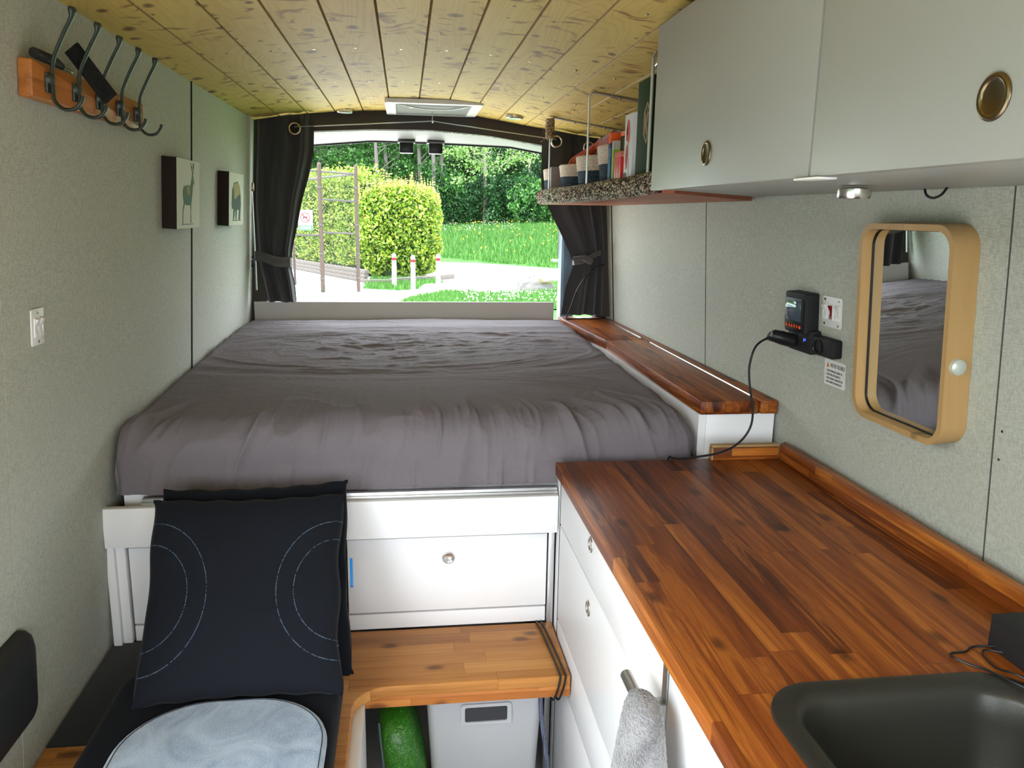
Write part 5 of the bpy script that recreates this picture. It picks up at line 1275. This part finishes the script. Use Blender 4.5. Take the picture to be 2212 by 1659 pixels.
# trees
def tree_mesh(kind, seed):
    rs = np.random.RandomState(seed); P = []
    if kind == 'tall':
        for k in range(46):
            c = np.array([rs.uniform(-3.0, 3.0), rs.uniform(-1.8, 1.8), rs.uniform(2.2, 13.5)]); r = rs.uniform(.7, 1.5); n = int(300*r*r)
            d = rs.normal(size=(n, 3)); d /= np.linalg.norm(d, axis=1)[:, None]; P.append(c+d*r*np.array([1.25, 1, .6])*(1-.35*rs.rand(n, 1)))
    elif kind == 'droop':
        for k in range(60):
            h = rs.uniform(1, 13); rad = (14-h)*.22+.5; a = rs.uniform(0, 2*PI); L = rad*rs.uniform(.7, 1.1); t = rs.rand(130, 1)
            base = np.array([math.cos(a), math.sin(a), 0])*L*t; base[:, 2] = h-.9*t[:, 0]**1.5*1.2; P.append(base+rs.normal(size=(130, 3))*np.array([.2, .2, .12]))
    else:
        for k in range(26):
            c = np.array([rs.uniform(-3.2, 3.2), rs.uniform(-1.2, 1.2), rs.uniform(.2, 3.0)]); r = rs.uniform(.5, 1.0); n = int(260*r*r)
            d = rs.normal(size=(n, 3)); d /= np.linalg.norm(d, axis=1)[:, None]; P.append(c+d*r*(1-.3*rs.rand(n, 1)))
    return np.concatenate(P)
def make_tree(kind, seed, label, cat, leafmat_, trunks, size):
    t = thing('tree' if kind != 'shrub' else 'shrub', label, cat, (0, 0, 0), 'woodland beyond the meadow', local=True)
    leafobj('leaves', tree_mesh(kind, seed), size, seed, leafmat_, t)
    m = MB(); rs = random.Random(seed)
    for i in range(trunks):
        x = rs.uniform(-1.2, 1.2); lean = rs.uniform(-1.8, .8); y = rs.uniform(-2.2, -.8) if kind == 'tall' else 0
        m.tube(spline([(x, y, -.5), (x+lean*.3, y, 4), (x+lean*.8, y+.3, 8), (x+lean, y+.6, 13)], 4), [.17-.008*j for j in range(13)], 7)
        for j in range(5):
            z = rs.uniform(3.5, 9); m.tube([(x+lean*z/13, y, z), (x+lean*z/13+rs.uniform(-1.6, 1.6), y-.4, z+rs.uniform(.3, 1.4))], [.04, .012], 5)
    if trunks: m.build('trunk', M['barkpale'] if kind == 'tall' else M['bark'], t, keep=True)
    return t
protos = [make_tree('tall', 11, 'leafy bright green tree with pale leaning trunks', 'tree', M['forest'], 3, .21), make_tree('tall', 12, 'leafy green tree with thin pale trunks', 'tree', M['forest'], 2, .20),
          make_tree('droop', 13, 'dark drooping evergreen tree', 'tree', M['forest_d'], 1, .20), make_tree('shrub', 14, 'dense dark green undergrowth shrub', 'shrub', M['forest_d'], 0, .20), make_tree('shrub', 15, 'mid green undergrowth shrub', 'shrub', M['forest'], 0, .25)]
spots = []
names = ['far left', 'left', 'centre left', 'centre', 'centre right', 'right', 'far right']
rs_ = random.Random(9)
for i, x in enumerate(np.linspace(-24, 34, 13)): spots.append((rs_.choice([0, 1]), x+rs_.uniform(-1, 1), 68+rs_.uniform(-2, 4), 'back row'))
for i, x in enumerate(np.linspace(-20, 28, 12)): spots.append(([0, 1, 0, 1, 1, 0, 2, 2, 0, 1, 1, 0][i], x+rs_.uniform(-1, 1), 60+rs_.uniform(-1.5, 2), 'front row'))
for i, x in enumerate(np.linspace(-6, 26, 11)): spots.append(([3, 4, 3, 3, 3, 4, 3, 3, 4, 3, 4][i], x+rs_.uniform(-.6, .6), 57.5+rs_.uniform(-1, 1), 'undergrowth'))
seen = set(); cnt = {}
for k, x, y, row in spots:
    o = protos[k] if k not in seen else copy_tree(protos[k]); seen.add(k)
    o.location = (x, y, hill(x, y)-.1); o.rotation_euler = (0, 0, rs_.uniform(-.5, .5)); o.scale = (1, 1, rs_.uniform(.9, 1.15))
    side = 'seen beyond the fence' if x < -1.5 else ('above the round bush' if x < 2 else ('above the middle of meadow' if x < 8 else 'behind the right curtain'))
    base = {0: 'leafy tree with pale leaning trunks', 1: 'leafy tree with thin pale trunks', 2: 'dark drooping evergreen', 3: 'dark green shrub', 4: 'mid green shrub'}[k]
    o['label'] = '%s in the woodland %s, %s' % (base, row, side)
m = MB()
def bank(u, v): 
    x = -40+90*u; y = 63+30*v; return (x, y, hill(x, y)-.3+22*v**1.1)
m.grid(bank, 30, 10); wbk = thing('wooded_bank', 'steep dark wooded bank rising behind all the trees', 'bank', (5, 70, 1))
m.build('earth', M['core'], wbk)
n = 60000; uu = rs.rand(n); vv = rs.rand(n)**1.3; P = np.stack([-30+72*uu, 62.5+26*vv, np.zeros(n)], 1)
P[:, 2] = [hill(a, b)-.3+22*((b-63)/30 if b > 63 else 0)**1.1 for a, b in P[:, :2]]; P += rs.normal(size=P.shape)*.45; P[:, 2] += .4
lo = leafobj('leaves', P-np.array([5, 70, 1]), .32, 77, M['forest'], wbk); lo['kind'] = 'stuff'
# overhanging tree with bare looping branches
ot = thing('tree', 'light green overhanging branches with bare looping twigs above meadow', 'tree', (6.5, 44, GZ+1.0), local=True)
P = []
for k in range(30):
    c = np.array([rs.uniform(-4.2, .2), rs.uniform(-.8, .8), rs.uniform(2.6, 6.5)])
    if c[2] < 3.4 and c[0] > -1.2: c[2] += 1.0
    r = rs.uniform(.25, .55); n = 75; P.append(c+rs.normal(size=(n, 3))*r*np.array([1.1, .7, .5]))
leafobj('leaves', np.concatenate(P), .17, 31, leafmat('light spring leaves', [(.10, .26, .04), (.22, .42, .08), (.42, .60, .22)]), ot)
m = MB(); m.tube(spline([(3, 2, 0), (2.5, 1.5, 4), (.5, .5, 6.5), (-1.5, 0, 5.6), (-2.2, 0, 4.2)], 6), [.2-.007*j for j in range(25)], 8)
m.tube(spline([(-.9, -.6, 5.4), (-.75, -.8, 4.7), (-.95, -.8, 4.0), (-1.5, -.8, 3.55), (-2.2, -.8, 3.5)], 6), [.03-.0008*j for j in range(25)], 6)
m.tube(spline([(-1.4, -.6, 5.2), (-1.9, -.8, 4.7), (-2.1, -.8, 4.1), (-2.7, -.8, 3.7)], 6), .018, 6); m.tube(spline([(-1.9, -.7, 4.7), (-2.6, -.8, 4.6), (-3.2, -.8, 4.1)], 6), .016, 6)
m.tube(spline([(-1.6, -.6, 5.0), (-1.5, -.8, 4.5), (-1.7, -.8, 4.0)], 6), .014, 6)
m.build('branches', M['barkpale'], ot, keep=True)
# ---------------------------------------------------------------- light
w = bpy.data.worlds.new('sky'); S.world = w; w.use_nodes = True; bg = w.node_tree.nodes['Background']
bg.inputs[0].default_value = (.86, .93, 1.0, 1); bg.inputs[1].default_value = 6.5
sun = bpy.data.lights.new('sun', 'SUN'); sun.energy = 8.0; sun.angle = math.radians(1.2); sun.color = (1, .96, .88)
so = bpy.data.objects.new('sun', sun); C.objects.link(so); so.rotation_euler = Vector((.45, .12, -1.0)).to_track_quat('-Z', 'Y').to_euler()
def portal(loc, size, dirv):
    l = bpy.data.lights.new('window_portal', 'AREA'); l.shape = 'RECTANGLE'; l.size, l.size_y = size; l.cycles.is_portal = True
    o = bpy.data.objects.new('window_portal', l); C.objects.link(o); o.location = loc; o.rotation_euler = Vector(dirv).to_track_quat('-Z', 'Y').to_euler()
portal((.12, 3.70, 1.42), (1.5, .9), (0, -1, 0)); portal((-.78, -.1, .92), (2.0, 1.82), (1, 0, 0)); portal((.14, Y0-.06, 1.30), (1.75, 1.16), (0, 1, 0))
# ---------------------------------------------------------------- camera
cd = bpy.data.cameras.new('camera'); cam = bpy.data.objects.new('camera', cd); C.objects.link(cam); S.camera = cam
cd.sensor_width = 36; cd.sensor_fit = 'HORIZONTAL'; cd.lens = 1725/2212*36; cd.clip_start = .02; cd.clip_end = 500
f = 1725.0; vy = Vector((875-1106, 458-829.5, f)).normalized(); vx = Vector((13800, -140, f)); vx = (vx-vx.dot(vy)*vy).normalized(); vz = vx.cross(vy)
# rows give the camera axes (right, down, forward) in room coordinates
right = Vector((vx[0], vy[0], vz[0])); down = Vector((vx[1], vy[1], vz[1])); fwd = Vector((vx[2], vy[2], vz[2]))
R = Matrix((right, -down, -fwd)).transposed(); cam.matrix_world = Matrix.Translation((0, 0, 1.48)) @ R.to_4x4()
S.view_settings.view_transform = 'Standard'; S.view_settings.look = 'None'; S.view_settings.exposure = 0.76; S.view_settings.gamma = 1.0
S.cycles.max_bounces = 10; S.cycles.diffuse_bounces = 6; S.cycles.sample_clamp_indirect = 8
